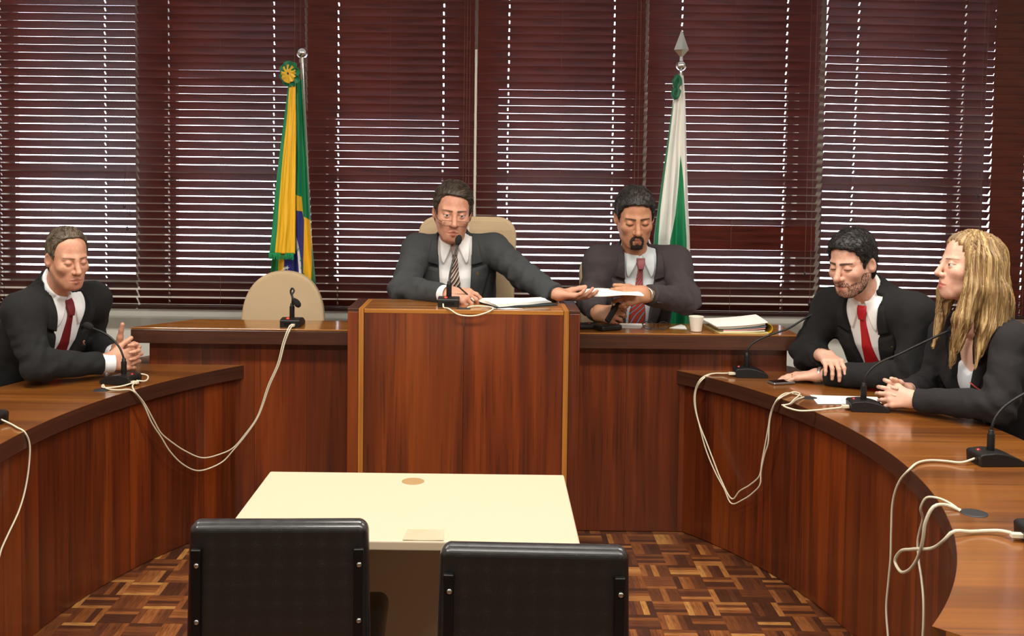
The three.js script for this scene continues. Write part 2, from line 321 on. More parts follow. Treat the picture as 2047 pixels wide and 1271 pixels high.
{
  // cream table
  const g = thing('cream_table', 'cream laminate table with a tan cable grommet in front of the podium', 'table', [-0.217, 0, -2.67]);
  const W = 0.878, D = 0.556, H = 0.74;
  part(g, 'table_top', rbox(W, 0.026, D, 0.006, 0, H - 0.013, 0, 3), M.cream);
  part(g, 'grommet', lathe([[0, 0.0015], [0.029, 0.0015], [0.0325, 0.0008], [0.0325, 0]], 28).translate(-0.005, H, -0.195), M.tan, 'round tan cable grommet');
  part(g, 'modesty_panel', box(W - 0.08, 0.46, 0.018, 0, H - 0.026 - 0.24, -0.2), M.creamEdge);
  for (const s of [-1, 1]) { part(g, 'leg', rbox(0.04, H - 0.03, 0.05, 0.006, s * (W / 2 - 0.05), (H - 0.03) / 2, 0), M.blackMetal); part(g, 'foot', rbox(0.045, 0.03, 0.5, 0.008, s * (W / 2 - 0.05), 0.016, 0), M.blackMetal); }
}
{
  // black vinyl chairs, backs to the camera
  const chair = (pos, turn, label, bh) => {
    const g = thing('black_chair', label, 'chair', pos, turn, null);
    const bw = 0.408, top = 0.832;
    const back = rbox(bw, bh, 0.05, 0.022, 0, top - bh / 2, 0, 5);
    const p = back.attributes.position;            // slight taper, sag of the top seam and puckered corners
    for (let i = 0; i < p.count; i++) { let x = p.getX(i), y = p.getY(i), z = p.getZ(i); const v = (top - y) / bh; x *= 1 + 0.035 * v; z += 0.012 * v; const c = Math.abs(x) / (bw / 2); y -= 0.006 * (c > 0.86 ? (c - 0.86) * 6 : 0) * (v < 0.4 ? 1 : 0); y += 0.003 * noise.noise(x * 9, y * 3, bh * 10) * (1 - v); p.setXYZ(i, x, y, z); }
    back.computeVertexNormals();
    part(g, 'backrest', back, M.vinyl);
    for (const s of [-1, 1]) {
      const br = part(g, 'bracket', merge([rbox(0.021, 0.3, 0.008, 0.002, s * 0.183, top - 0.215, 0.038), rbox(0.023, 0.02, 0.016, 0.003, s * 0.183, top - 0.066, 0.036)]), M.blackMetal);
      for (const dy of [0.092, 0.222]) part(br, 'bolt', new THREE.SphereGeometry(0.0062, 12, 8).scale(1, 1, 0.6).translate(s * 0.183 + 0.002, top - dy, 0.043), M.steel, 'steel bolt head');
      part(g, 'leg', tube([[s * 0.183, 0.5, 0.036], [s * 0.19, 0.3, 0.05], [s * 0.2, 0.012, 0.1]], 0.012, 16), M.blackMetal);
      part(g, 'leg', tube([[s * 0.19, 0.4, -0.36], [s * 0.2, 0.2, -0.38], [s * 0.2, 0.012, -0.4]], 0.012, 16), M.blackMetal);
    }
    part(g, 'seat', rbox(0.46, 0.065, 0.44, 0.028, 0, 0.45, -0.22, 4), M.vinyl);
    part(g, 'seat_frame', merge([box(0.4, 0.02, 0.02, 0, 0.405, -0.36), box(0.4, 0.02, 0.02, 0, 0.405, -0.04), box(0.02, 0.02, 0.4, 0.19, 0.405, -0.2), box(0.02, 0.02, 0.4, -0.19, 0.405, -0.2)]), M.blackMetal);
  };
  chair([-0.482, 0, -2.275], 0.05, 'black vinyl chair with a smooth taut top, its seat under the cream table', 0.37);
  chair([0.0985, 0, -2.14], -0.02, 'black vinyl chair with puckered corners standing further out from the cream table', 0.37);
}

// ------------------------------------------------------------------ desk microphones
const micBaseGeo = (() => {     // wedge: tall at the cable end (-x), sloping to a thin nose (+x)
  const s = new THREE.Shape(); s.moveTo(-0.062, 0); s.lineTo(0.07, 0); s.quadraticCurveTo(0.074, 0.008, 0.068, 0.012); s.quadraticCurveTo(0.03, 0.034, -0.02, 0.036); s.lineTo(-0.058, 0.032); s.quadraticCurveTo(-0.064, 0.03, -0.064, 0.026); s.closePath();
  const g = new THREE.ExtrudeGeometry(s, { depth: 0.084, bevelEnabled: true, bevelSize: 0.003, bevelThickness: 0.003, bevelSegments: 2, curveSegments: 8 }); g.translate(0, 0.003, -0.042); return g;
})();
const matLedRed = std(0xc0140c, 0.3, { emissive: 0xff1208, emissiveIntensity: 0.35 }), matLedLit = std(0xff3020, 0.3, { emissive: 0xff2a18, emissiveIntensity: 2.2 }), matRed = std(0x9c1410, 0.3, { clearcoat: 0.5 });
function microphone(pos, turn, goose, label, opt = {}) {
  const g = thing('microphone', label, 'microphone', pos, turn);
  const b = part(g, 'base', micBaseGeo, M.blackPlastic);
  part(b, 'button', new THREE.SphereGeometry(0.0075, 12, 8, 0, 6.3, 0, 1.6).scale(1, 0.8, 1).translate(-0.045, 0.038, opt.buttonZ ?? -0.012), opt.lit ? matLedLit : matRed, 'red talk button');
  part(b, 'socket_plate', rbox(0.003, 0.016, 0.05, 0.001, -0.0665, 0.018, 0.0), M.blackMetal);
  if (opt.plug !== false) part(b, 'plug', rbox(0.03, 0.011, 0.018, 0.002, -0.08, 0.014, opt.plugZ ?? 0.012), M.cable, 'cream cable plug');
  part(g, 'post', lathe([[0, 0], [0.0115, 0], [0.0115, 0.055], [0.0085, 0.058], [0.008, 0.068], [0.005, 0.07], [0, 0.07]], 18).translate(-0.012, 0.036, 0), M.blackPlastic);
  if (goose) {
    const pts = goose.map((p) => V(p[0] - 0.012, p[1], p[2] ?? 0));
    part(g, 'gooseneck', tube(pts, 0.0044, 40, 10), M.blackPlastic);
    const e = pts[pts.length - 1], d = e.clone().sub(pts[pts.length - 2]).normalize();
    const head = part(g, 'foam_windscreen', lathe([[0, -0.02], [0.007, -0.02], [0.013, -0.008], [0.0155, 0.006], [0.013, 0.019], [0.006, 0.027], [0, 0.028]], 18), std(0x141414, 0.95, { bumpMap: speck, bumpScale: 0.001 }));
    head.position.copy(e); head.quaternion.setFromUnitVectors(V(0, 1, 0), d);
  }
  return g;
}
const GOOSE = [[0, 0.1], [0.004, 0.125], [0.03, 0.163], [0.065, 0.189], [0.124, 0.217], [0.19, 0.253], [0.26, 0.29], [0.3, 0.31], [0.318, 0.32]];
microphone([1.15, 0.75, -4.42], -0.05, [[0, 0.1], [0.002, 0.118], [0.022, 0.145], [0.058, 0.168], [0.115, 0.192], [0.178, 0.216], [0.243, 0.258], [0.297, 0.29], [0.318, 0.301]], 'gooseneck microphone in front of the young bearded man, arching over the back desk', { plugZ: 0.02 });
microphone([1.437, 0.75, -3.79], -0.1, GOOSE, 'gooseneck microphone in front of the blonde woman, beside the paper sheet', { plugZ: 0.012 });
microphone([1.575, 0.75, -3.09], 0.05, [[0, 0.1], [0.003, 0.12], [0.016, 0.15], [0.042, 0.18], [0.095, 0.215], [0.175, 0.255], [0.235, 0.28]], 'gooseneck microphone past the blonde woman with one cable over the desk edge', { plugZ: 0.02, plug: false });
microphone([1.375, 0.75, -2.42], -0.1, GOOSE, 'gooseneck microphone by the cable loop at the near end of the curved desk', { plugZ: 0.012 });
microphone([-1.53, 0.75, -4.11], Math.PI - 0.3, [[0, 0.1], [0.004, 0.115], [0.022, 0.15], [0.063, 0.187], [0.103, 0.207], [0.144, 0.219], [0.17, 0.228]], 'gooseneck microphone in front of the man with the ribbon pin', { plugZ: -0.02, buttonZ: 0.01 });
microphone([-1.755, 0.75, -3.43], Math.PI - 0.05, GOOSE, 'black microphone on the curved desk with a single cable dropping over the edge', { plug: false });
microphone([-0.183, 1.07, -4.265], Math.PI / 2, [[0, 0.1], [0.02, 0.13, 0.002], [0.05, 0.172, 0.01], [0.08, 0.235, 0.026], [0.095, 0.272, 0.034]], 'gooseneck microphone with lit red light on the podium top', { lit: true, plug: false });
microphone([-0.915, 0.927, -4.575], Math.PI / 2, [[0, 0.1], [0.002, 0.13, 0.001], [0.006, 0.16, -0.008], [0.004, 0.174, 0.0], [0, 0.163, 0.009], [-0.006, 0.145, 0.001], [-0.012, 0.128, 0.009], [-0.014, 0.112, 0.022]], 'microphone with neck knotted into a loop in front of the empty beige chair', { lit: true, plugZ: 0.016 });
{
  const g = thing('microphone', 'microphone base held tilted in the goateed man\'s hand', 'microphone', [0.533, 0.927, -4.56], 0.5);
  part(g, 'base', rbox(0.115, 0.026, 0.075, 0.01, 0, 0.0135, 0, 3), M.blackPlastic); part(g, 'button', new THREE.SphereGeometry(0.006, 10, 8).translate(0.035, 0.026, 0.01), matRed);
  g.userData.label = 'flat black microphone base on the desk before the goateed man';
  const h = thing('microphone', 'flat black microphone base close against the podium side', 'microphone', [0.445, 0.927, -4.6], 0.2);
  part(h, 'base', rbox(0.1, 0.024, 0.075, 0.01, 0, 0.0125, 0, 3), M.blackPlastic); part(h, 'button', new THREE.SphereGeometry(0.006, 10, 8).translate(0.0, 0.024, 0.02), matRed);
  // hand-held stapler-like black piece with two chrome rings
  const k = thing('clip_microphone', 'small black clip with chrome rings held by the goateed man', 'microphone', [0.557, 1.018, -4.545]);
  const dir = V(0.048, 0.082, 0.0).normalize();
  const body = part(k, 'handle', rbox(0.026, 0.105, 0.022, 0.007, 0, 0, 0, 3), M.blackPlastic); body.quaternion.setFromUnitVectors(V(0, 1, 0), dir); body.position.set(-0.004, -0.006, 0);
  for (const [x, y, r] of [[0.034, 0.042, 0.0085], [-0.004, 0.034, 0.0095]]) { const t = part(k, 'ring', new THREE.TorusGeometry(r * 0.75, r * 0.3, 8, 18), M.chrome, 'chrome ring'); t.position.set(x, y, 0.014); part(k, 'ring_stem', tube([[x, y - 0.004, 0.01], [x - 0.008, y - 0.03, 0.005]], 0.004, 8, 8), M.blackPlastic); }
}
// ------------------------------------------------------------------ cables
const cable = (pts, label, n = 120, r = 0.0031) => solo('microphone_cable', tube(pts, r, n, 7), M.cable, label, 'cable');
cable([[-1.455, 0.77, -4.072], [-1.425, 0.765, -4.09], [-1.44, 0.774, -4.16], [-1.475, 0.777, -4.17], [-1.47, 0.76, -4.11], [-1.433, 0.757, -3.975], [-1.405, 0.69, -4.02], [-1.385, 0.61, -4.07], [-1.368, 0.544, -4.112], [-1.346, 0.498, -4.16], [-1.305, 0.431, -4.242], [-1.256, 0.379, -4.327], [-1.203, 0.374, -4.405], [-1.151, 0.397, -4.415], [-1.092, 0.464, -4.415], [-1.039, 0.542, -4.415], [-0.99, 0.685, -4.415], [-0.949, 0.78, -4.415], [-0.926, 0.875, -4.42], [-0.908, 0.93, -4.43], [-0.905, 0.945, -4.47]], 'upper cream cable sagging between ribbon man and empty chair microphones');
cable([[-1.46, 0.764, -4.062], [-1.5, 0.757, -4.02], [-1.56, 0.757, -3.99], [-1.575, 0.762, -4.03], [-1.54, 0.757, -3.975], [-1.48, 0.757, -3.95], [-1.44, 0.757, -3.96], [-1.413, 0.7, -4.012], [-1.387, 0.597, -4.06], [-1.367, 0.526, -4.112], [-1.346, 0.453, -4.16], [-1.312, 0.378, -4.228], [-1.271, 0.33, -4.3], [-1.228, 0.325, -4.37], [-1.186, 0.344, -4.405], [-1.145, 0.39, -4.408], [-1.085, 0.464, -4.408], [-1.032, 0.545, -4.408], [-0.981, 0.687, -4.408], [-0.94, 0.782, -4.408], [-0.917, 0.875, -4.414], [-0.898, 0.93, -4.424], [-0.893, 0.945, -4.47]], 'lower cream cable hanging deeper between ribbon man and empty chair microphones');
cable([[-1.69, 0.767, -3.42], [-1.652, 0.757, -3.405], [-1.6, 0.757, -3.35], [-1.568, 0.748, -3.332], [-1.56, 0.705, -3.35], [-1.56, 0.629, -3.345], [-1.562, 0.552, -3.319], [-1.563, 0.498, -3.278], [-1.564, 0.442, -3.2], [-1.563, 0.41, -3.154], [-1.562, 0.371, -3.129], [-1.55, 0.25, -3.05], [-1.54, 0.1, -2.95], [-1.5, 0.006, -2.9]], 'single cream cable dropping from the microphone at the ribbon man\'s desk');
cable([[1.072, 0.766, -4.4], [1.04, 0.759, -4.43], [0.988, 0.757, -4.427], [0.932, 0.734, -4.39], [0.913, 0.68, -4.415], [0.912, 0.621, -4.416], [0.925, 0.547, -4.398], [0.952, 0.468, -4.356], [0.977, 0.395, -4.316], [1.0, 0.329, -4.277], [1.035, 0.262, -4.213], [1.056, 0.309, -4.171], [1.084, 0.356, -4.11], [1.108, 0.413, -4.056], [1.113, 0.475, -4.044], [1.12, 0.554, -4.025], [1.126, 0.626, -4.01], [1.13, 0.688, -3.994], [1.145, 0.75, -3.96], [1.195, 0.762, -4.016], [1.225, 0.757, -4.039], [1.243, 0.757, -4.018], [1.255, 0.754, -3.995]], 'inner cream cable of the pointed loop hanging below the young bearded man');
cable([[1.072, 0.766, -4.405], [1.035, 0.757, -4.44], [0.975, 0.757, -4.42], [0.926, 0.737, -4.392], [0.909, 0.673, -4.42], [0.91, 0.615, -4.42], [0.929, 0.526, -4.39], [0.951, 0.435, -4.358], [0.984, 0.346, -4.304], [1.011, 0.293, -4.256], [1.033, 0.242, -4.216], [1.066, 0.28, -4.15], [1.091, 0.325, -4.096], [1.11, 0.379, -4.05], [1.111, 0.424, -4.05], [1.119, 0.503, -4.032], [1.127, 0.557, -4.012], [1.128, 0.626, -4.006], [1.131, 0.672, -3.998], [1.14, 0.73, -3.974], [1.16, 0.757, -3.96], [1.193, 0.762, -3.994], [1.232, 0.765, -4.029], [1.247, 0.765, -4.008], [1.19, 0.765, -3.889], [1.145, 0.762, -3.816], [1.123, 0.757, -3.825]], 'outer cream cable of the pointed loop hanging below the young bearded man');
cable([[1.258, 0.754, -3.985], [1.208, 0.758, -3.92], [1.153, 0.758, -3.829], [1.128, 0.757, -3.815], [1.14, 0.757, -3.767], [1.165, 0.757, -3.735], [1.214, 0.757, -3.741], [1.275, 0.757, -3.766], [1.338, 0.76, -3.785], [1.352, 0.764, -3.784]], 'cream cable lying on the desk into the blonde woman\'s microphone', 80, 0.0036);
cable([[1.513, 0.768, -3.08], [1.458, 0.759, -3.061], [1.423, 0.757, -3.081], [1.376, 0.757, -3.088], [1.329, 0.757, -3.064], [1.278, 0.75, -3.01], [1.267, 0.699, -3.055], [1.267, 0.62, -3.1], [1.267, 0.523, -3.105], [1.267, 0.44, -3.104], [1.268, 0.356, -3.118], [1.268, 0.267, -3.128], [1.267, 0.186, -3.105], [1.265, 0.08, -3.07], [1.24, 0.006, -3.02]], 'cream cable curving over the desk edge from the microphone past the woman', 100, 0.0036);
cable([[1.252, 0.753, -2.62], [1.244, 0.76, -2.66], [1.225, 0.765, -2.69], [1.205, 0.757, -2.72], [1.2, 0.72, -2.745], [1.222, 0.678, -2.78], [1.232, 0.629, -2.82], [1.236, 0.587, -2.84], [1.235, 0.535, -2.825], [1.226, 0.504, -2.785], [1.22, 0.459, -2.755], [1.218, 0.393, -2.745], [1.22, 0.3, -2.755], [1.22, 0.15, -2.75], [1.2, 0.006, -2.72]], 'thin cream cable from the desk grommet down to the floor behind the cable loop', 90, 0.0034);
cable([[1.255, 0.753, -2.627], [1.225, 0.762, -2.643], [1.185, 0.762, -2.63], [1.168, 0.715, -2.64], [1.172, 0.663, -2.66], [1.19, 0.585, -2.73], [1.207, 0.516, -2.82], [1.225, 0.467, -2.93], [1.23, 0.477, -2.98], [1.226, 0.52, -2.94], [1.204, 0.582, -2.8], [1.17, 0.66, -2.6], [1.135, 0.74, -2.45], [1.148, 0.762, -2.44], [1.199, 0.758, -2.453], [1.242, 0.758, -2.46], [1.27, 0.762, -2.45], [1.288, 0.764, -2.43]], 'cream cable coiled into a hanging loop over the desk edge', 120, 0.0048);
cable([[-0.205, 1.085, -4.196], [-0.2, 1.075, -4.16], [-0.178, 1.075, -4.125], [-0.14, 1.054, -4.112], [-0.103, 1.048, -4.11], [-0.063, 1.05, -4.11], [-0.017, 1.064, -4.112], [0.006, 1.075, -4.14], [-0.011, 1.075, -4.198], [-0.05, 1.075, -4.22], [-0.084, 1.075, -4.204], [-0.105, 1.0735, -4.168]], 'short cream cable looping over the podium front edge', 90, 0.0034);
// cable grommets let into the desk tops
for (const [x, y, z, r, l] of [[1.285, 0.7505, -2.615, 0.034, 'dark oval cable grommet by the hanging cable loop'], [1.283, 0.7505, -3.985, 0.032, 'dark cable grommet beside the paper sheet on the curved desk'], [-1.56, 0.7505, -3.975, 0.032, 'dark cable grommet beside the ribbon man\'s microphone'], [-0.118, 1.0705, -4.168, 0.03, 'dark cable grommet on the podium top']])
  solo('cable_grommet', lathe([[0, 0.002], [r * 0.8, 0.0025], [r, 0.0012], [r, -0.0004]], 26).translate(x, y, z), std(0x2a2a2c, 0.5), l, 'grommet');

// ------------------------------------------------------------------ beige chairs
function beigeChair(pos, turn, w, backH, seatY, label, arch, base = 0) {
  const g = thing('beige_chair', label, 'chair', pos, turn);
  const s = new THREE.Shape(), h = backH, r = arch ? w / 2 : 0.09;
  s.moveTo(-w / 2 * 0.94, 0); s.lineTo(-w / 2, h - (arch ? h * 0.62 : r));
  if (arch) { s.bezierCurveTo(-w / 2, h * 0.78, -w * 0.32, h, 0, h); s.bezierCurveTo(w * 0.32, h, w / 2, h * 0.78, w / 2, h - h * 0.62); }
  else { s.quadraticCurveTo(-w / 2, h, -w / 2 + r, h); s.lineTo(w / 2 - r, h); s.quadraticCurveTo(w / 2, h, w / 2, h - r); }
  s.lineTo(w / 2 * 0.94, 0); s.closePath();
  const b = new THREE.ExtrudeGeometry(s, { depth: 0.035, bevelEnabled: true, bevelSize: 0.016, bevelThickness: 0.016, bevelSegments: 4, curveSegments: 16 });
  b.translate(0, seatY + 0.1, -0.2); const p = b.attributes.position; for (let i = 0; i < p.count; i++) { const y = p.getY(i); p.setZ(i, p.getZ(i) - 0.08 * (y - seatY) + 0.25 * p.getX(i) ** 2); } b.computeVertexNormals();
  part(g, 'backrest', b, M.beige);
  part(g, 'back_shell', new THREE.ExtrudeGeometry(s, { depth: 0.006, bevelEnabled: false, curveSegments: 12 }).translate(0, seatY + 0.1, -0.226 - 0.035), M.blackPlastic);
  part(g, 'seat', rbox(0.48, 0.075, 0.46, 0.035, 0, seatY - 0.0375, 0.03, 4), M.beige);
  part(g, 'back_bar', rbox(0.06, 0.2, 0.014, 0.004, 0, seatY + 0.04, -0.262), M.blackMetal);
  part(g, 'post', cyl(0.025, 0.03, seatY - 0.14, 0, (seatY - 0.1) / 2 + 0.04, 0.02, 16), M.blackMetal);
  for (let k = 0; k < 5; k++) { const a = k / 5 * Math.PI * 2 + 0.3, leg = part(g, 'leg', rbox(0.035, 0.03, 0.22, 0.008, 0, 0.075, 0.12), M.blackMetal); leg.rotation.y = a; part(leg, 'caster', cyl(0.025, 0.025, 0.03, 0, 0, 0, 14).rotateZ(Math.PI / 2).translate(0, 0.027, 0.215), M.blackPlastic); }
  return g;
}
beigeChair([-1.045, 0.18, -4.86], 0.06, 0.385, 0.405, 0.43, 'empty beige chair with rounded back beside the podium', true);
beigeChair([-0.14, 0.18, -4.9], -0.05, 0.47, 0.68, 0.44, 'beige high-backed chair behind the man at the podium', false);

// ------------------------------------------------------------------ flags
function flagCloth(profile, Z, folds, amp, canvas, y0, y1, opts = {}) {   // profile rows: [y, xLeft, xRight]
  const nu = 80, nv = 90, pos = [], uv = [], idx = [];
  const at = (y) => { let i = 0; while (i < profile.length - 2 && y < profile[i + 1][0]) i++; const a = profile[i], b = profile[i + 1], t = clamp((y - a[0]) / (b[0] - a[0]), 0, 1); return [lerp(a[1], b[1], t), lerp(a[2], b[2], t)]; };
  const X0 = opts.x0, X1 = opts.x1;
  for (let j = 0; j <= nv; j++) {
    const y = lerp(y0, y1, j / nv), [a, b] = at(y), w = (j / nv);
    for (let i = 0; i <= nu; i++) {
      const u = i / nu, bend = Math.sin(u * Math.PI);
      const z = Z + amp * (0.25 + 0.75 * w) * (Math.cos(u * Math.PI * 2 * folds + 1.2 + 0.5 * noise.noise(u * 3, w * 2, 1)) * 0.6 + 0.6 * bend) + 0.006 * noise.noise(u * 8, w * 5, 3);
      const x = lerp(a, b, u) + 0.004 * noise.noise(u * 6, w * 5, 7) * bend; pos.push(x, y, z); uv.push((x - X0) / (X1 - X0), (y - y1) / (y0 - y1));
    }
  }
  // thickness: a back sheet a few mm behind, joined at the borders
  const n = pos.length / 3; for (let k = 0; k < n; k++) { pos.push(pos[k * 3], pos[k * 3 + 1], Math.min(pos[k * 3 + 2] - 0.012, Z - amp * 0.6)); uv.push(uv[k * 2], uv[k * 2 + 1]); }
  const q = (a, b, c, d) => idx.push(a, b, c, a, c, d), W = nu + 1;
  for (let j = 0; j < nv; j++) for (let i = 0; i < nu; i++) { const k = j * W + i; q(k, k + W, k + W + 1, k + 1); q(n + k, n + k + 1, n + k + W + 1, n + k + W); }
  for (let j = 0; j < nv; j++) { let k = j * W; q(k, n + k, n + k + W, k + W); k += nu; q(k, k + W, n + k + W, n + k); }
  for (let i = 0; i < nu; i++) { q(i, i + 1, n + i + 1, n + i); const k = nv * W + i; q(k, n + k, n + k + 1, k + 1); }
  const g = new THREE.BufferGeometry(); g.setAttribute('position', new THREE.Float32BufferAttribute(pos, 3)); g.setAttribute('uv', new THREE.Float32BufferAttribute(uv, 2)); g.setIndex(idx); g.computeVertexNormals(); return g;
}
function canvasTex(w, h, draw) { const c = document.createElement('canvas'); c.width = w; c.height = h; const x = c.getContext('2d'); draw(x, w, h); const t = new THREE.CanvasTexture(c); t.colorSpace = THREE.SRGBColorSpace; return t; }
const satin = (map, extra = {}) => new THREE.MeshPhysicalMaterial({ map, roughness: 0.55, sheen: 0.4, sheenRoughness: 0.4, bumpMap: weave, bumpScale: 0.0002, ...extra });
const GREEN = '#0e7a4c', YELLOW = '#e8b21c', BLUE = '#2a2f7c';
function star(x, cx, cy, r) { x.beginPath(); for (let k = 0; k < 10; k++) { const a = k * Math.PI / 5 - Math.PI / 2 + 0.3, q = k % 2 ? r * 0.42 : r; x.lineTo(cx + q * Math.cos(a), cy + q * Math.sin(a)); } x.closePath(); x.fill(); }
const K = 0.002575;   // metres per drawing unit of the flag patterns
{
  // national flag: green, yellow and blue, with sash and rosette
  const g = thing('national_flag', 'green yellow and blue flag with rosette on a chrome pole behind the empty chair', 'flag', [-0.86, 0.18, -5.15]);
  const L = (x, y, z) => [x + 0.86, y - 0.18, z + 5.15];
  const map = canvasTex(256, 1024, (x, w, h) => {
    const U = (px) => (px - 525) / 120 * w, T = (py) => (py - 150) / 520 * h;
    const poly = (c, ...p) => { x.fillStyle = c; x.beginPath(); p.forEach(([a, b]) => x.lineTo(U(a), T(b))); x.closePath(); x.fill(); };
    x.fillStyle = GREEN; x.fillRect(0, 0, w, h);
    poly(YELLOW, [591, 388], [603, 393], [606, 433], [620, 440], [624, 520], [618, 600], [612, 670], [540, 670], [552, 600], [556, 500], [592, 500]);
    poly(BLUE, [594, 420], [604, 422], [607, 440], [607, 520], [608, 600], [606, 670], [566, 670], [568, 600], [572, 500], [594, 500]);
    x.fillStyle = '#d9d9d2'; x.beginPath(); x.moveTo(U(594), T(470)); x.quadraticCurveTo(U(606), T(500), U(607), T(600)); x.lineTo(U(603.5), T(600)); x.quadraticCurveTo(U(601), T(510), U(593), T(490)); x.closePath(); x.fill();
    x.fillStyle = '#2c6e4c'; x.font = 'bold 17px sans-serif'; for (const [c, px, py, a] of [['E', 596.2, 499, 0.5], ['P', 601.3, 521, 0.25], ['R', 602.8, 536, 0.15], ['O', 603.4, 551, 0.1]]) { x.save(); x.translate(U(px), T(py)); x.rotate(a); x.fillText(c, 0, 0); x.restore(); }
    x.fillStyle = '#f2f2ee'; for (const [px, py, r] of [[571, 536, 8], [575.5, 535, 10], [594, 547, 10], [580, 562, 8], [598, 578, 8], [588, 590, 9]]) star(x, U(px), T(py), r);
    poly(GREEN, [525, 500], [545, 500], [541, 670], [525, 670]);
  });
  const X = (px) => (px - 985) * K, Y = (py) => 1.63 - (py + 0.012 * (985 - 590) - 350) * K;
  const prof = [[165, 578, 601], [250, 569, 607], [350, 558, 613], [450, 549, 619], [500, 546, 623], [570, 538, 630], [680, 533, 635]].map(([y, a, b]) => [Y(y), X(a), X(b)]);
  const cloth = flagCloth(prof, -5.15, 2.6, 0.05, null, Y(160), Y(675), { x0: X(525), x1: X(645) });
  const uvA = cloth.attributes.uv; for (let k = 0; k < uvA.count; k++) { const px = 525 + 120 * uvA.getX(k); uvA.setX(k, (px - 525) / 120); const py = 675 - 515 * uvA.getY(k); uvA.setY(k, 1 - (py - 150) / 520); }
  part(g, 'cloth', cloth.translate(0.86, -0.18, 5.15), satin(map), 'green flag cloth with yellow lozenge, blue disc and white stars');
  // sash with fringe
  const sashMap = canvasTex(128, 512, (x, w, h) => { x.fillStyle = YELLOW; x.fillRect(0, 0, w, h); x.fillStyle = GREEN; x.fillRect(0, 0, w * 0.22, h); x.fillStyle = '#c99312'; x.fillRect(w * 0.68, 0, 2, h); });
  const sp = [[172, 583, 596], [250, 573, 597], [350, 561, 596.5], [450, 552, 596], [505, 546.5, 595.5]].map(([y, a, b]) => [Y(y), X(a), X(b)]);
  const sash = flagCloth(sp, -5.055, 1.4, 0.02, null, Y(170), Y(505), { x0: 0, x1: 1 });
  { const p = sash.attributes.position, u = sash.attributes.uv; for (let k = 0; k < p.count; k++) { const i = k % 81; u.setXY(k, i / 80, 0.5); } }
  part(g, 'sash', sash.translate(0.86, -0.18, 5.15), satin(sashMap), 'yellow ribbon sash with a green border');
  const fr = []; for (let k = 0; k < 46; k++) { const t = k / 45, x = lerp(X(547), X(595.5), t), y = Y(504), l = rr(0.024, 0.032); fr.push(tube([L(x, y + 0.004, -5.04), L(x + rr(-0.003, 0.003), y - l * 0.5, -5.04), L(x + rr(-0.004, 0.004), y - l, -5.045)], 0.002, 4, 5)); }
  const fm = part(g, 'fringe', merge(fr), std(0x178a4e, 0.8), 'green fringe'); fm.userData.kind = 'stuff';
  // rosette
  const rc = L(X(583), Y(153), -5.06);
  const ros = part(g, 'rosette', lathe([[0, 0.008], [0.006, 0.008], [0.009, 0.004], [0.009, -0.004], [0, -0.004]], 14).rotateX(Math.PI / 2), std(0x26296e, 0.6), 'ribbon rosette with blue centre'); ros.position.set(rc[0] + 0.008, rc[1], rc[2] + 0.01); ros.rotation.y = -0.5; ros.scale.setScalar(1.3);
  const petal = (len, wd) => { const s = new THREE.Shape(); s.moveTo(-wd * 0.25, 0.006); s.lineTo(-wd / 2, len * 0.9); s.quadraticCurveTo(0, len * 1.08, wd / 2, len * 0.9); s.lineTo(wd * 0.25, 0.006); s.closePath(); const e = new THREE.ExtrudeGeometry(s, { depth: 0.003, bevelEnabled: true, bevelSize: 0.001, bevelThickness: 0.001, bevelSegments: 1, curveSegments: 6 }); const p = e.attributes.position; for (let i = 0; i < p.count; i++) p.setZ(i, p.getZ(i) + Math.abs(p.getX(i)) * 0.7 - 0.25 * Math.max(0, p.getY(i) - len * 0.5)); e.computeVertexNormals(); return e; };
  const pg = petal(0.05, 0.03), py = petal(0.036, 0.019), mg = std(0x0c6b42, 0.55, { sheen: 0.4 }), my = std(0xe0b030, 0.55, { sheen: 0.4 });
  for (let k = 0; k < 9; k++) { const m = part(ros, 'petal', pg, mg, 'green ribbon loop'); m.rotation.z = k / 9 * Math.PI * 2; m.rotation.x = 0.12; const n = part(ros, 'petal', py, my, 'yellow ribbon loop'); n.rotation.z = (k + 0.5) / 9 * Math.PI * 2; n.position.z = 0.006; }
  // pole
  const top = L(X(600), Y(118), -5.185), bot = [-0.04, 0.0, -0.035];
  part(g, 'pole', tube([bot, [lerp(bot[0], top[0], 0.5), lerp(bot[1], top[1], 0.5), lerp(bot[2], top[2], 0.5)], top], 0.0125, 4, 14), M.chrome);
  part(g, 'finial_ball', ball(0.0285, top[0], top[1] + 0.03, top[2], 24), M.chrome); part(g, 'collar', cyl(0.0165, 0.0165, 0.03, top[0], top[1] - 0.005, top[2], 16), M.chrome);
  part(g, 'stand', lathe([[0, 0.05], [0.03, 0.05], [0.035, 0.03], [0.14, 0.014], [0.15, 0], [0, 0]], 28).translate(-0.04, 0, -0.035), M.blackMetal);
}
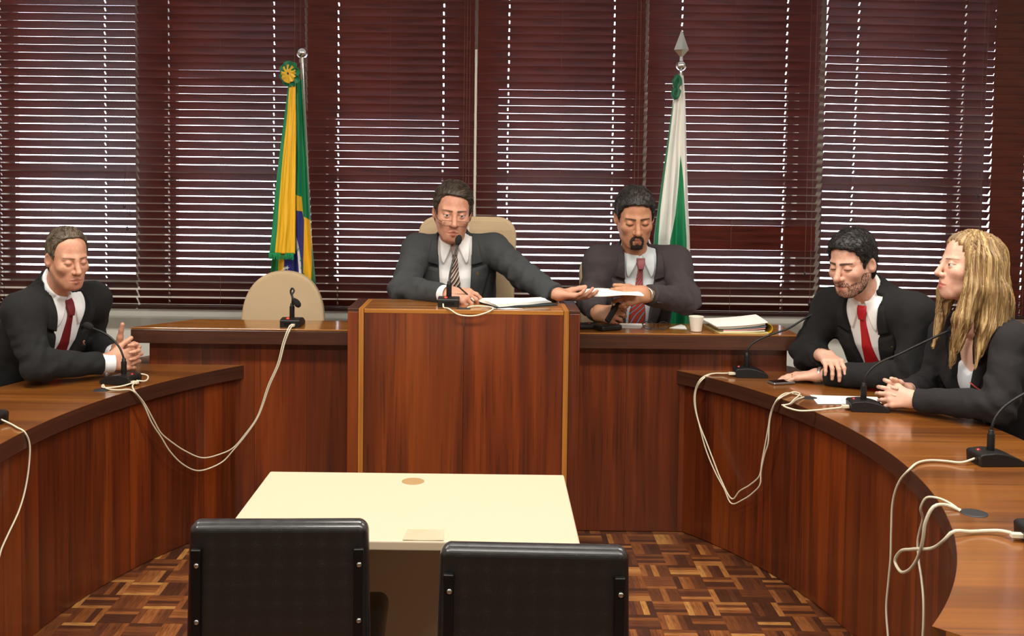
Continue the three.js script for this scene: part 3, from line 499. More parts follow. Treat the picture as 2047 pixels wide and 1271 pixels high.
{
  // state flag: green and white with spearhead
  const g = thing('state_flag', 'green and white flag on a chrome pole with spearhead behind the goateed man', 'flag', [0.985, 0.18, -5.15]);
  const X = (px) => (px - 985) * K, Y = (py) => 1.63 - (py + 0.012 * (985 - 1350) - 350) * K;
  const map = canvasTex(256, 1024, (x, w, h) => {
    const U = (px) => (px - 1295) / 100 * w, T = (py) => (py - 150) / 520 * h;
    const poly = (c, ...p) => { x.fillStyle = c; x.beginPath(); p.forEach(([a, b]) => x.lineTo(U(a), T(b))); x.closePath(); x.fill(); };
    x.fillStyle = '#e9e7df'; x.fillRect(0, 0, w, h);
    poly(GREEN, [1295, 150], [1346, 150], [1341, 220], [1333, 300], [1326, 360], [1320, 420], [1318, 480], [1316, 560], [1314, 670], [1295, 670]);
    poly(GREEN, [1358, 310], [1363, 360], [1368, 430], [1372, 480], [1375, 560], [1376, 595], [1395, 570], [1395, 670], [1320, 670], [1330, 600], [1338, 480], [1350, 430], [1355, 370]);
    poly('#dedbd2', [1329, 480], [1331, 480], [1345, 250], [1343, 250]);
    x.strokeStyle = '#0b5a3a'; x.lineWidth = 2; for (let k = 0; k < 9; k++) { x.beginPath(); x.moveTo(U(1371 + (k % 3) * 1.5), T(500 + k * 5)); x.lineTo(U(1374 + (k % 2) * 2), T(505 + k * 5)); x.stroke(); }
  });
  const prof = [[150, 1349, 1361], [200, 1343, 1366], [300, 1331, 1371], [400, 1319, 1376], [470, 1310, 1381], [560, 1306, 1385], [680, 1302, 1388]].map(([y, a, b]) => [Y(y), X(a), X(b)]);
  const cloth = flagCloth(prof, -5.15, 2.2, 0.05, null, Y(152), Y(672), { x0: X(1295), x1: X(1395) });
  const u = cloth.attributes.uv; for (let k = 0; k < u.count; k++) { const py = 672 - 520 * u.getY(k); u.setY(k, 1 - (py - 150) / 520); }
  part(g, 'cloth', cloth.translate(-0.985, -0.18, 5.15), satin(map), 'green and white flag cloth hanging in folds');
  const top = [X(1357) - 0.985, Y(145) - 0.18, -0.02];
  part(g, 'pole', tube([[0, 0, 0], [top[0] / 2, top[1] / 2, top[2] / 2], top], 0.0125, 4, 14), M.chrome);
  part(g, 'finial_ball', ball(0.027, top[0], top[1] + 0.033, top[2], 24), M.chrome);
  const sp = new THREE.BufferGeometry(), w = 0.038, d = 0.02, y0 = top[1] + 0.07, y1 = y0 + 0.045, y2 = y0 + 0.15;
  const P = { b: [0, y0, 0], l: [-w, y1, 0], r: [w, y1, 0], f: [0, y1, d], k: [0, y1, -d], t: [0, y2, 0] }, tri = ['b,f,l', 'b,r,f', 'b,k,r', 'b,l,k', 't,l,f', 't,f,r', 't,r,k', 't,k,l'];
  sp.setAttribute('position', new THREE.Float32BufferAttribute(tri.flatMap((q) => q.split(',').flatMap((c) => P[c])), 3)); sp.computeVertexNormals(); sp.translate(top[0], 0, top[2]);
  part(g, 'spearhead', sp, std(0xc9cdc8, 0.18, { metalness: 0.9 }), 'silver diamond spearhead'); part(g, 'collar', cyl(0.009, 0.013, 0.026, top[0], top[1] + 0.066, top[2], 14), M.chrome);
  const bow = (pts, r) => { const e = tube(pts, r, 24, 8); const p = e.attributes.position; for (let i = 0; i < p.count; i++) p.setX(i, p.getX(i) + 0.004 * noise.noise(p.getX(i) * 60, p.getY(i) * 60, p.getZ(i) * 60)); e.computeVertexNormals(); return e; };
  const bx = X(1345) - 0.985, by = Y(178) - 0.18, mg = std(0x0a5a3c, 0.55, { sheen: 0.4 });
  part(g, 'bow', bow([[bx, by, 0.03], [bx - 0.012, by + 0.03, 0.04], [bx + 0.004, by + 0.058, 0.035], [bx + 0.016, by + 0.03, 0.03], [bx, by, 0.03]], 0.013), mg, 'dark green ribbon bow'); part(g, 'bow', bow([[bx, by, 0.03], [bx - 0.018, by - 0.03, 0.04], [bx - 0.006, by - 0.05, 0.035], [bx + 0.012, by - 0.022, 0.03], [bx, by, 0.03]], 0.012), mg, 'dark green ribbon bow');
  part(g, 'stand', lathe([[0, 0.05], [0.03, 0.05], [0.035, 0.03], [0.14, 0.014], [0.15, 0], [0, 0]], 28), M.blackMetal);
}
// ------------------------------------------------------------------ papers and small things
function sheet(corners, lift = 0, th = 0.0012, n = 14, curl = 0) {   // corners: four [x, y, z] in order; a thin solid sheet
  const [a, b, c, d] = corners.map((p) => V(...p)), pos = [], idx = [], W = n + 1;
  for (const s of [1, -1]) for (let j = 0; j <= n; j++) for (let i = 0; i <= n; i++) {
    const u = i / n, v = j / n, p = a.clone().lerp(b, u).lerp(d.clone().lerp(c, u), v);
    p.y += lift * noise.noise(u * 2.3, v * 2.1, lift * 1000) + curl * (u * u) + s * th / 2; pos.push(p.x, p.y, p.z);
  }
  const N = W * W, q = (A, B, C, D) => idx.push(A, B, C, A, C, D);
  for (let j = 0; j < n; j++) for (let i = 0; i < n; i++) { const k = j * W + i; q(k, k + W, k + W + 1, k + 1); q(N + k, N + k + 1, N + k + W + 1, N + k + W); }
  for (let i = 0; i < n; i++) { q(i, i + 1, N + i + 1, N + i); let k = n * W + i; q(k, N + k, N + k + 1, k + 1); k = i * W; q(k, N + k, N + k + W, k + W); k += n; q(k, k + W, N + k + W, N + k); }
  const g = new THREE.BufferGeometry(); g.setAttribute('position', new THREE.Float32BufferAttribute(pos, 3)); g.setIndex(idx); g.computeVertexNormals(); return toCreasedNormals(g, 0.9);
}
const printed = new THREE.MeshPhysicalMaterial({ roughness: 0.85, side: THREE.DoubleSide, color: 0xf4f1ea });
{
  const g = thing('paper_stack', 'stack of white papers on a dark folder on the podium', 'paper', [0.1, 1.07, -4.3]);
  const L = (a) => a.map(([x, y, z]) => [x - 0.1, y - 1.07, z + 4.3]);
  part(g, 'folder', sheet(L([[-0.06, 1.0735, -4.4], [0.22, 1.0735, -4.445], [0.285, 1.0735, -4.3], [0.02, 1.0735, -4.17]]), 0.001, 0.005), std(0x1c2a2c, 0.6), 'dark green folder');
  for (let k = 0; k < 5; k++) part(g, 'sheet', sheet(L([[-0.075 + k * 0.004, 1.079 + k * 0.0022, -4.38 - k * 0.003], [0.2 + k * 0.006, 1.079 + k * 0.0022, -4.44], [0.262 - k * 0.004, 1.079 + k * 0.0022, -4.35 + k * 0.004], [0.03 - k * 0.004, 1.078 + k * 0.0022, -4.175 - k * 0.003]]), 0.005, 0.0014), printed);
  const p = solo('paper_slip', sheet([[-0.005, 1.0715, -4.185], [0.06, 1.0715, -4.2], [0.13, 1.0715, -4.185], [0.06, 1.0715, -4.15]], 0, 0.001, 6), std(0xf0e2dc, 0.85), 'white slip with a red edge lying in front of the podium papers', 'paper');
}
solo('paper_sheet', sheet([[0.372, 1.105, -4.36], [0.43, 1.118, -4.52], [0.64, 1.122, -4.56], [0.672, 1.107, -4.40]], 0.008, 0.0035, 16), printed, 'white document passed between the podium man and the goateed man', 'paper');
solo('paper_sheet', sheet([[1.3, 0.752, -4.036], [1.563, 0.752, -4.011], [1.536, 0.752, -3.89], [1.278, 0.752, -3.873]], 0.0008, 0.0012), printed, 'white paper sheet on the curved desk beside the clasped hands', 'paper');
solo('paper_sheet', sheet([[0.615, 0.929, -4.75], [0.735, 0.929, -4.75], [0.695, 0.929, -4.626], [0.574, 0.929, -4.632]], 0.001, 0.0025), printed, 'small white paper with red underside before the goateed man', 'paper');
solo('paper_sheet', sheet([[0.83, 0.9285, -4.64], [0.905, 0.9285, -4.75], [0.915, 0.9285, -4.7], [0.905, 0.9285, -4.605]], 0.001, 0.0014, 6), printed, 'small white note between the folded eyeglasses and the cup', 'paper');
{
  const g = thing('file_stack', 'thick file of loose papers in a yellow cover beside the plastic cup', 'file', [1.13, 0.927, -4.62]);
  const layer = (y, x0, x1, z0, z1, col, lift, th, name, curl = 0) => part(g, name, sheet([[x0, y, z0], [x1, y, z0 - 0.01], [x1 - 0.01, y, z1], [x0 + 0.02, y, z1 + 0.01]], lift, th, 12, curl), std(col, 0.85));
  layer(0.003, -0.12, 0.135, -0.12, 0.12, 0xd8c98a, 0.001, 0.004, 'cover'); layer(0.008, -0.1, 0.12, -0.11, 0.11, 0xe8e2d0, 0.001, 0.005, 'sheet', 0.004); layer(0.014, -0.1, 0.122, -0.11, 0.11, 0xc08a84, 0.001, 0.006, 'sheet', 0.01);
  layer(0.02, -0.11, 0.125, -0.11, 0.11, 0x6f8a90, 0.001, 0.005, 'sheet', 0.014); layer(0.026, -0.125, 0.12, -0.115, 0.115, 0xe9e4d6, 0.002, 0.006, 'sheet', 0.018); layer(0.033, -0.135, 0.13, -0.12, 0.12, 0xf5f2ea, 0.003, 0.004, 'sheet', 0.02);
  const s = new THREE.Shape(); s.absarc(0, 0, 0.0225, -Math.PI / 2, Math.PI / 2, false); s.absarc(0, 0, 0.02, Math.PI / 2, -Math.PI / 2, true);
  part(g, 'cover_spine', new THREE.ExtrudeGeometry(s, { depth: 0.23, bevelEnabled: false, curveSegments: 12 }).translate(0.122, 0.0235, -0.115), std(0xc9a11c, 0.7), 'yellow curved cover spine');
}
{
  const c = thing('plastic_cup', 'small white plastic cup on the back desk', 'cup', [0.935, 0.927, -4.545]);
  part(c, 'cup_body', lathe([[0, 0.002], [0.0235, 0.002], [0.0245, 0.004], [0.033, 0.068], [0.0345, 0.0695], [0.0325, 0.071], [0.0315, 0.068], [0.0235, 0.006], [0, 0.005]], 32), std(0xf0e9da, 0.5, { transmission: 0.2, thickness: 0 }));
  const g = thing('eyeglasses', 'folded thin framed eyeglasses on the back desk beside the cup', 'glasses', [0.755, 0.93, -4.57], -0.15);
  for (const s of [-1, 1]) {
    const rim = []; for (let k = 0; k <= 20; k++) { const a = k / 20 * Math.PI * 2; rim.push([s * 0.034 + 0.026 * Math.cos(a), 0.02 + 0.017 * Math.sin(a), 0]); }
    part(g, 'rim', tube(rim, 0.0017, 40, 6), std(0x3a3634, 0.3, { metalness: 0.8 }));
    part(g, 'lens', new THREE.CylinderGeometry(0.0255, 0.0255, 0.0012, 24).rotateX(Math.PI / 2).scale(1, 0.64, 1).translate(s * 0.034, 0.02, 0), M.glass);
    part(g, 'temple', tube([[s * 0.06, 0.026, 0], [s * 0.064, 0.025, 0.006], [s * 0.03, 0.012, 0.018 + s * 0.004], [-s * 0.045, 0.003, 0.02 + s * 0.005]], 0.0013, 24, 6), std(0x2a2422, 0.35));
  }
  part(g, 'bridge', tube([[-0.009, 0.024, 0], [0, 0.028, 0.001], [0.009, 0.024, 0]], 0.0011, 10, 6), std(0x3a3634, 0.3, { metalness: 0.8 }));
  const p = thing('mobile_phone', 'black mobile phone with silver rim on the curved desk', 'phone', [1.247, 0.751, -4.262], 0.3);
  part(p, 'phone_body', rbox(0.105, 0.011, 0.058, 0.005, 0, 0.0055, 0, 3), std(0x9a9a9c, 0.3, { metalness: 0.8 })); part(p, 'screen', rbox(0.1, 0.001, 0.053, 0.0004, 0, 0.0112, 0), std(0x0c0c0f, 0.1, { clearcoat: 1 }), 'glossy black screen');
  // clear adhesive tape on the table edge
  const t = solo('adhesive_tape', sheet([[0.056 - 0.26, 0.7412, -2.47], [0.145 - 0.26, 0.7412, -2.47], [0.15 - 0.26, 0.7412, -2.396], [0.05 - 0.26, 0.7412, -2.396]], 0.0008, 0.0008, 8), std(0xcdbd9f, 0.12, { clearcoat: 1 }), 'piece of clear adhesive tape on the cream table edge', 'tape');
}
// ==== PEOPLE ====
// ------------------------------------------------------------------ people: signed distance fields meshed with surface nets
const hyp = Math.hypot;
const smin = (a, b, k) => { const h = Math.max(k - Math.abs(a - b), 0) / k; return Math.min(a, b) - h * h * k * 0.25; };
const smax = (a, b, k) => -smin(-a, -b, k);
function ell(x, y, z, a, b, c) { const k0 = hyp(x / a, y / b, z / c), k1 = hyp(x / (a * a), y / (b * b), z / (c * c)); return k1 < 1e-9 ? -Math.min(a, b, c) : k0 * (k0 - 1) / k1; }
function cap(px, py, pz, a, b, ra, rb) {     // tapered capsule between points a and b
  const bx = b[0] - a[0], by = b[1] - a[1], bz = b[2] - a[2], x = px - a[0], y = py - a[1], z = pz - a[2];
  const t = clamp((x * bx + y * by + z * bz) / (bx * bx + by * by + bz * bz + 1e-12), 0, 1);
  return hyp(x - bx * t, y - by * t, z - bz * t) - (ra + (rb - ra) * t);
}
function nets(sdf, lo, hi, h) {
  const n = [0, 1, 2].map((k) => Math.max(4, Math.ceil((hi[k] - lo[k]) / h) + 1)), [nx, ny, nz] = n, B = 4;
  const v = new Float32Array(nx * ny * nz).fill(1), at = (i, j, k) => (k * ny + j) * nx + i;
  for (let K = 0; K < nz; K += B) for (let J = 0; J < ny; J += B) for (let I = 0; I < nx; I += B) {
    const d = sdf(lo[0] + (I + B / 2 - 0.5) * h, lo[1] + (J + B / 2 - 0.5) * h, lo[2] + (K + B / 2 - 0.5) * h), far = Math.abs(d) > h * B * 2.0;
    for (let k = K; k < Math.min(K + B, nz); k++) for (let j = J; j < Math.min(J + B, ny); j++) for (let i = I; i < Math.min(I + B, nx); i++) v[at(i, j, k)] = far ? d : sdf(lo[0] + i * h, lo[1] + j * h, lo[2] + k * h);
  }
  const vid = new Int32Array(nx * ny * nz).fill(-1), pos = [], idx = [];
  const E = [[0, 1], [2, 3], [4, 5], [6, 7], [0, 2], [1, 3], [4, 6], [5, 7], [0, 4], [1, 5], [2, 6], [3, 7]], c = new Float32Array(8);
  for (let k = 0; k + 1 < nz; k++) for (let j = 0; j + 1 < ny; j++) for (let i = 0; i + 1 < nx; i++) {
    let neg = 0; for (let q = 0; q < 8; q++) { c[q] = v[at(i + (q & 1), j + ((q >> 1) & 1), k + (q >> 2))]; if (c[q] < 0) neg++; }
    if (!neg || neg === 8) continue;
    let x = 0, y = 0, z = 0, m = 0;
    for (const [a, b] of E) if ((c[a] < 0) !== (c[b] < 0)) { const t = c[a] / (c[a] - c[b]); x += (a & 1) + ((b & 1) - (a & 1)) * t; y += ((a >> 1) & 1) + (((b >> 1) & 1) - ((a >> 1) & 1)) * t; z += (a >> 2) + ((b >> 2) - (a >> 2)) * t; m++; }
    vid[at(i, j, k)] = pos.length / 3; pos.push(lo[0] + (i + x / m) * h, lo[1] + (j + y / m) * h, lo[2] + (k + z / m) * h);
  }
  const quad = (a, b, c2, d, flip) => { if (a < 0 || b < 0 || c2 < 0 || d < 0) return; if (flip) idx.push(a, c2, b, a, d, c2); else idx.push(a, b, c2, a, c2, d); };
  for (let k = 1; k + 1 < nz; k++) for (let j = 1; j + 1 < ny; j++) for (let i = 1; i + 1 < nx; i++) {
    const s = v[at(i, j, k)] < 0;
    if (s !== v[at(i + 1, j, k)] < 0) quad(vid[at(i, j - 1, k - 1)], vid[at(i, j, k - 1)], vid[at(i, j, k)], vid[at(i, j - 1, k)], !s);
    if (s !== v[at(i, j + 1, k)] < 0) quad(vid[at(i - 1, j, k - 1)], vid[at(i - 1, j, k)], vid[at(i, j, k)], vid[at(i, j, k - 1)], !s);
    if (s !== v[at(i, j, k + 1)] < 0) quad(vid[at(i - 1, j - 1, k)], vid[at(i, j - 1, k)], vid[at(i, j, k)], vid[at(i - 1, j, k)], !s);
  }
  const g = new THREE.BufferGeometry(); g.setAttribute('position', new THREE.Float32BufferAttribute(pos, 3)); g.setIndex(idx); g.computeVertexNormals(); return g;
}
function paint(g, fn) { const p = g.attributes.position, c = new Float32Array(p.count * 3); for (let i = 0; i < p.count; i++) { const q = fn(p.getX(i), p.getY(i), p.getZ(i)); c[i * 3] = q[0]; c[i * 3 + 1] = q[1]; c[i * 3 + 2] = q[2]; } g.setAttribute('color', new THREE.BufferAttribute(c, 3)); return g; }
const lin = (hex) => new THREE.Color(hex).toArray();
const join = (list) => mergeGeometries(list.map((g) => { const r = g.clone(); r.deleteAttribute('uv'); if (!r.index) { r.setIndex([...Array(r.attributes.position.count).keys()]); } return r; }));
const arr = (v) => [v.x, v.y, v.z];
const vec = (a) => V(a[0], a[1], a[2]);
function pw(tab, x) { if (x <= tab[0][0]) return tab[0][1]; for (let i = 0; i + 1 < tab.length; i++) if (x <= tab[i + 1][0]) return lerp(tab[i][1], tab[i + 1][1], (x - tab[i][0]) / (tab[i + 1][0] - tab[i][0])); return tab[tab.length - 1][1]; }

// ---- head in its own frame: +z the face, +y up, +x the person's left; eye line at y = 0
function headField(o) {
  const w = o.wide ?? 1, jw = o.jaw ?? 1, lidU = o.lidUp ?? 0.003, lidL = o.lidLow ?? -0.006, noseL = o.nose ?? 1, fem = o.female ? 1 : 0;
  return (X, y, z) => {
    const x = X / w, ax = Math.abs(x);
    let d = ell(x, y - 0.038, z + 0.012, 0.0755, 0.087, 0.096);
    d = smin(d, ell(x, y + 0.028, z - 0.02, 0.0635, 0.088, 0.07), 0.03);
    d = smin(d, ell(x, y + 0.076, z - 0.026, 0.051 * jw, 0.04, 0.055), 0.025);
    d = smin(d, ell(x, y + 0.104, z - 0.069, 0.021 * jw, 0.016, 0.018), 0.022);
    d = smin(d, cap(ax, y, z, [0.054, -0.042, -0.002], [0.024, -0.1, 0.062], fem ? 0.011 : 0.0155 * jw, fem ? 0.011 : 0.0135), 0.024);
    if (z > 0.02) {
      d = smin(d, ell(ax - 0.04, y + 0.024, z - 0.058, 0.024, 0.02, 0.022), 0.03);
      d = smin(d, ell(x, y + 0.07, z - 0.066, 0.036, 0.034, 0.029), 0.02);
      d = smin(d, cap(ax, y, z, [0, 0.019, 0.084], [0.042, 0.021, 0.069], 0.012 - 0.003 * fem, 0.010 - 0.003 * fem), 0.014);
      d = smax(d, -(ell(ax - 0.032, y - 0.001, z - 0.1, 0.02, 0.0135, 0.0185)), 0.014);
      const e = hyp(ax - 0.032, y - 0.001, z - 0.0765) - 0.0116; d = smin(d, e, 0.005);
      const lid = hyp(ax - 0.032, y - 0.001, z - 0.0765) - 0.0136, yy = y - 0.001;
      d = smin(d, Math.max(lid, lidU - yy), 0.005); d = smin(d, Math.max(lid, yy - lidL), 0.005);
      d = smin(d, cap(x, y, z, [0, 0.014, 0.087], [0, -0.033, 0.1085 + 0.005 * noseL], 0.0078, 0.0118 * noseL), 0.011);
      d = smin(d, hyp(ax - 0.0125, y + 0.0375, z - 0.099) - 0.0088, 0.008);
      d = smin(d, cap(ax, y, z, [0, -0.0655, 0.0965], [0.023, -0.0715, 0.086], 0.0055, 0.003), 0.006);
      d = smin(d, cap(ax, y, z, [0, -0.079, 0.0945], [0.021, -0.0745, 0.086], 0.0068, 0.0032), 0.006);
      d = smax(d, -cap(ax, y, z, [0, -0.0722, 0.1045], [0.026, -0.0732, 0.091], 0.0036, 0.0022), 0.003);
    }
    // ears
    const ex = ax - 0.0775, ez = z + 0.012, c = Math.cos(0.42), s = Math.sin(0.42), rx = ex * c + ez * s, rz = -ex * s + ez * c;
    if (ax > 0.05) { let e = ell(rx, y + 0.004 - 0.2 * rz, rz, 0.0085, 0.032, 0.0195); e = smax(e, -ell(rx - 0.0085, y + 0.002, rz - 0.003, 0.0075, 0.019, 0.0115), 0.004); d = smin(d, e, 0.008); }
    return d * 0.9;
  };
}
const HL = {    // how far forward hair reaches at each height
  full: [[-0.09, -0.055], [-0.07, -0.03], [-0.045, -0.012], [-0.03, 0.02], [-0.005, 0.032], [0.03, 0.04], [0.06, 0.052], [0.08, 0.074], [0.096, 0.13]],
  high: [[-0.09, -0.055], [-0.07, -0.03], [-0.04, -0.012], [-0.02, 0.018], [0.0, 0.028], [0.035, 0.03], [0.07, 0.034], [0.095, 0.05], [0.108, 0.07], [0.118, 0.13]],
  mid: [[-0.09, -0.055], [-0.07, -0.03], [-0.045, -0.012], [-0.03, 0.02], [-0.005, 0.032], [0.035, 0.035], [0.068, 0.045], [0.088, 0.066], [0.104, 0.13]],
};
function hairField(o) {
  const line = HL[o.line ?? 'full'], top = o.top ?? 0.018, side = o.side ?? 0.009, w = o.wide ?? 1, curl = o.curl ?? 0.003, cf = o.curlFreq ?? 55;
  return (X, y, z) => {
    const x = X / w, ax = Math.abs(x);
    let d = ell(x, y - 0.038, z + 0.012, 0.0755, 0.087, 0.096);
    d = smin(d, ell(x, y + 0.02, z + 0.03, 0.064, 0.075, 0.065), 0.02);
    const t = lerp(side, top, sstep(0.02, 0.1, y + 0.25 * z)) * (1 - 0.55 * sstep(-0.03, -0.08, y));
    d -= t;
    const zl = pw(line, y + (o.part ? 0.006 * Math.sin(x * 30 + 1) : 0));
    d = smax(d, (z - zl - 0.006 * noise.noise(x * 60, y * 60, 2)) * 0.8, 0.012);
    d = smax(d, -(y + 0.082) * 0.8, 0.01);
    d = smax(d, -(hyp((ax - 0.086) * 1.2, y + 0.008, z + 0.004) - 0.03), 0.006);
    d += curl * (noise.noise(X * cf + 3, y * cf * 0.7, z * cf) + 0.5 * noise.noise(X * cf * 2.1, y * cf * 1.6, z * cf * 2.1));
    if (o.sweep) d += o.sweep * Math.sin((X * 0.6 + y * 0.35 - z * 0.25) * 420 + 3 * noise.noise(X * 25, y * 25, z * 25)) * sstep(0.0, 0.05, y);
    return d * 0.8;
  };
}
// ---- hand
function handField(h) {
  const s = h.s ?? 1, F = vec(h.fwd).normalize(), N0 = vec(h.nrm), N = N0.clone().addScaledVector(F, -N0.dot(F)).normalize(), S = N.clone().cross(F).multiplyScalar(h.left ? -1 : 1), w = vec(h.w);
  const P = (f, n, t) => w.clone().addScaledVector(F, f * s).addScaledVector(N, n * s).addScaledVector(S, t * s);
  const caps = [], palm = [];
  const lens = [0.074, 0.082, 0.076, 0.06], offs = [0.033, 0.0115, -0.0105, -0.031], fw = [0.09, 0.094, 0.089, 0.08], rad = [0.0089, 0.0092, 0.0088, 0.0078], tips = [];
  for (let k = 0; k < 4; k++) {
    const c = h.curls[k] ?? h.curls[0], sp = (h.spread ?? 0.05) * (1.5 - k), base = P(fw[k], k === 3 ? -0.002 : 0, offs[k]);
    palm.push([arr(P(0.004, -0.002, offs[k] * 0.55)), arr(base), 0.0155 * s, 0.0118 * s]);
    let p = base, a = 0; [0.46, 0.3, 0.24].forEach((q, i) => {
      a += c[i]; const dir = F.clone().multiplyScalar(Math.cos(a)).addScaledVector(N, -Math.sin(a)).addScaledVector(S, sp).normalize(), e = p.clone().addScaledVector(dir, lens[k] * q * s);
      const r0 = rad[k] * (1 - 0.07 * i) * s * (i ? 1 : 1.08), r1 = rad[k] * (1 - 0.07 * (i + 1)) * s * (i === 2 ? 0.92 : 1); caps.push([arr(p), arr(e), r0, r1, k]); p = e;
    }); tips.push(p);
  }
  const tb = P(0.022, -0.008, 0.026), T = h.thumb ?? [0.62, 0.7, -0.25], bend = h.thumbBend ?? 0.25;
  let td = F.clone().multiplyScalar(T[0]).addScaledVector(S, T[1]).addScaledVector(N, T[2]).normalize(), p1 = tb.clone().addScaledVector(td, 0.044 * s);
  palm.push([arr(P(0.012, -0.006, 0.012)), arr(p1), 0.018 * s, 0.0125 * s]);
  td = td.clone().addScaledVector(F, bend).normalize(); let p2 = p1.clone().addScaledVector(td, 0.034 * s); td = td.clone().addScaledVector(F, bend * 0.6).normalize(); const p3 = p2.clone().addScaledVector(td, 0.026 * s);
  caps.push([arr(p1), arr(p2), 0.0112 * s, 0.0102 * s, 4]); caps.push([arr(p2), arr(p3), 0.0104 * s, 0.0086 * s, 4]);
  const ad = h.arm ? h.arm.clone().multiplyScalar(-0.075 * s) : F.clone().multiplyScalar(-0.075 * s), PB = (t) => w.clone().add(ad).addScaledVector(S, t * s); const back = arr(PB(0)), wr = arr(P(0.006, 0, 0)), ss = 0.017 * s;
  const lo = [1e9, 1e9, 1e9], hi = [-1e9, -1e9, -1e9];
  for (const c of [...caps, ...palm]) for (const q of [c[0], c[1]]) for (let k = 0; k < 3; k++) { lo[k] = Math.min(lo[k], q[k] - 0.024 * s); hi[k] = Math.max(hi[k], q[k] + 0.024 * s); }
  for (let k = 0; k < 3; k++) { lo[k] = Math.min(lo[k], back[k] - 0.03 * s); hi[k] = Math.max(hi[k], back[k] + 0.03 * s); }
  const b1 = arr(PB(0.008)), b2 = arr(PB(-0.008)), w1 = arr(P(0.01, 0, 0.011)), w2 = arr(P(0.01, 0, -0.011));
  const f = (x, y, z) => {
    let d = 1; for (const c of palm) d = smin(d, cap(x, y, z, c[0], c[1], c[2], c[3]), 0.016 * s);
    d = smin(d, smin(cap(x, y, z, b1, w1, 0.0235 * s, 0.02 * s), cap(x, y, z, b2, w2, 0.0235 * s, 0.02 * s), 0.02 * s), 0.02 * s);
    let fd = 1; for (let k = 0; k < 5; k++) { let q = 1; for (const c of caps) if (c[4] === k) q = smin(q, cap(x, y, z, c[0], c[1], c[2], c[3]), 0.004 * s); d = smin(d, q, 0.009 * s); }
    return d;
  };
  return { f, lo, hi, tips, F, N, S, P };
}
// tufts of hair that follow the hair surface
function tufts(field, mesh, n, steps, len, width, flow, colors, lift) {
  const p = mesh.attributes.position, pos = [], col = [], idx = [], grad = (q, e = 0.005) => V(field(q.x + e, q.y, q.z) - field(q.x - e, q.y, q.z), field(q.x, q.y + e, q.z) - field(q.x, q.y - e, q.z), field(q.x, q.y, q.z + e) - field(q.x, q.y, q.z - e)).normalize();
  for (let k = 0; k < n; k++) {
    let q = V().fromBufferAttribute(p, Math.floor(rnd() * p.count)); const c = colors(q), f0 = pos.length / 3, l = len * rr(0.6, 1.2), wd = width * rr(0.6, 1.3); let prev = null;
    for (let i = 0; i <= steps; i++) {
      const nrm = grad(q), d = flow(q, k); d.addScaledVector(nrm, -d.dot(nrm)); if (d.lengthSq() < 1e-8) break; d.normalize(); if (prev) d.lerp(prev, 0.5).normalize(); prev = d;
      const t = i / steps, side = d.clone().cross(nrm).normalize(), w = wd * (i === 0 ? 0.5 : 1 - 0.9 * t * t), up = nrm.clone().multiplyScalar(lift * (0.2 + t)), b = q.clone().add(up);
      for (const [a, h] of [[-0.5, -0.3], [0.5, -0.3], [0, 0.45]]) { pos.push(b.x + side.x * w * a + nrm.x * w * h, b.y + side.y * w * a + nrm.y * w * h, b.z + side.z * w * a + nrm.z * w * h); col.push(...c); }
      q = q.clone().addScaledVector(d, l / steps); q.addScaledVector(grad(q), -clamp(field(q.x, q.y, q.z) * 1.2, -0.006, 0.006)); if (field(q.x, q.y, q.z) > 0.003 || q.y < -0.36) break;
    }
    const m = (pos.length / 3 - f0) / 3; for (let i = 0; i + 1 < m; i++) for (let e = 0; e < 3; e++) { const a = f0 + i * 3 + e, b = f0 + i * 3 + (e + 1) % 3; idx.push(a, b, a + 3, b, b + 3, a + 3); }
  }
  const g = new THREE.BufferGeometry(); g.setAttribute('position', new THREE.Float32BufferAttribute(pos, 3)); g.setAttribute('color', new THREE.Float32BufferAttribute(col, 3)); g.setIndex(idx); g.computeVertexNormals(); return g;
}
const skinMat = () => new THREE.MeshPhysicalMaterial({ vertexColors: true, roughness: 0.52, clearcoat: 0.06, clearcoatRoughness: 0.5, sheen: 0.15, sheenRoughness: 0.5 });
const cloth = (hex, rough = 0.92) => new THREE.MeshPhysicalMaterial({ color: hex, roughness: rough, bumpMap: weave, bumpScale: 0.0003, sheen: 0.12, sheenRoughness: 0.6 });
const clothUV = (g) => uvBox(g, 'y');

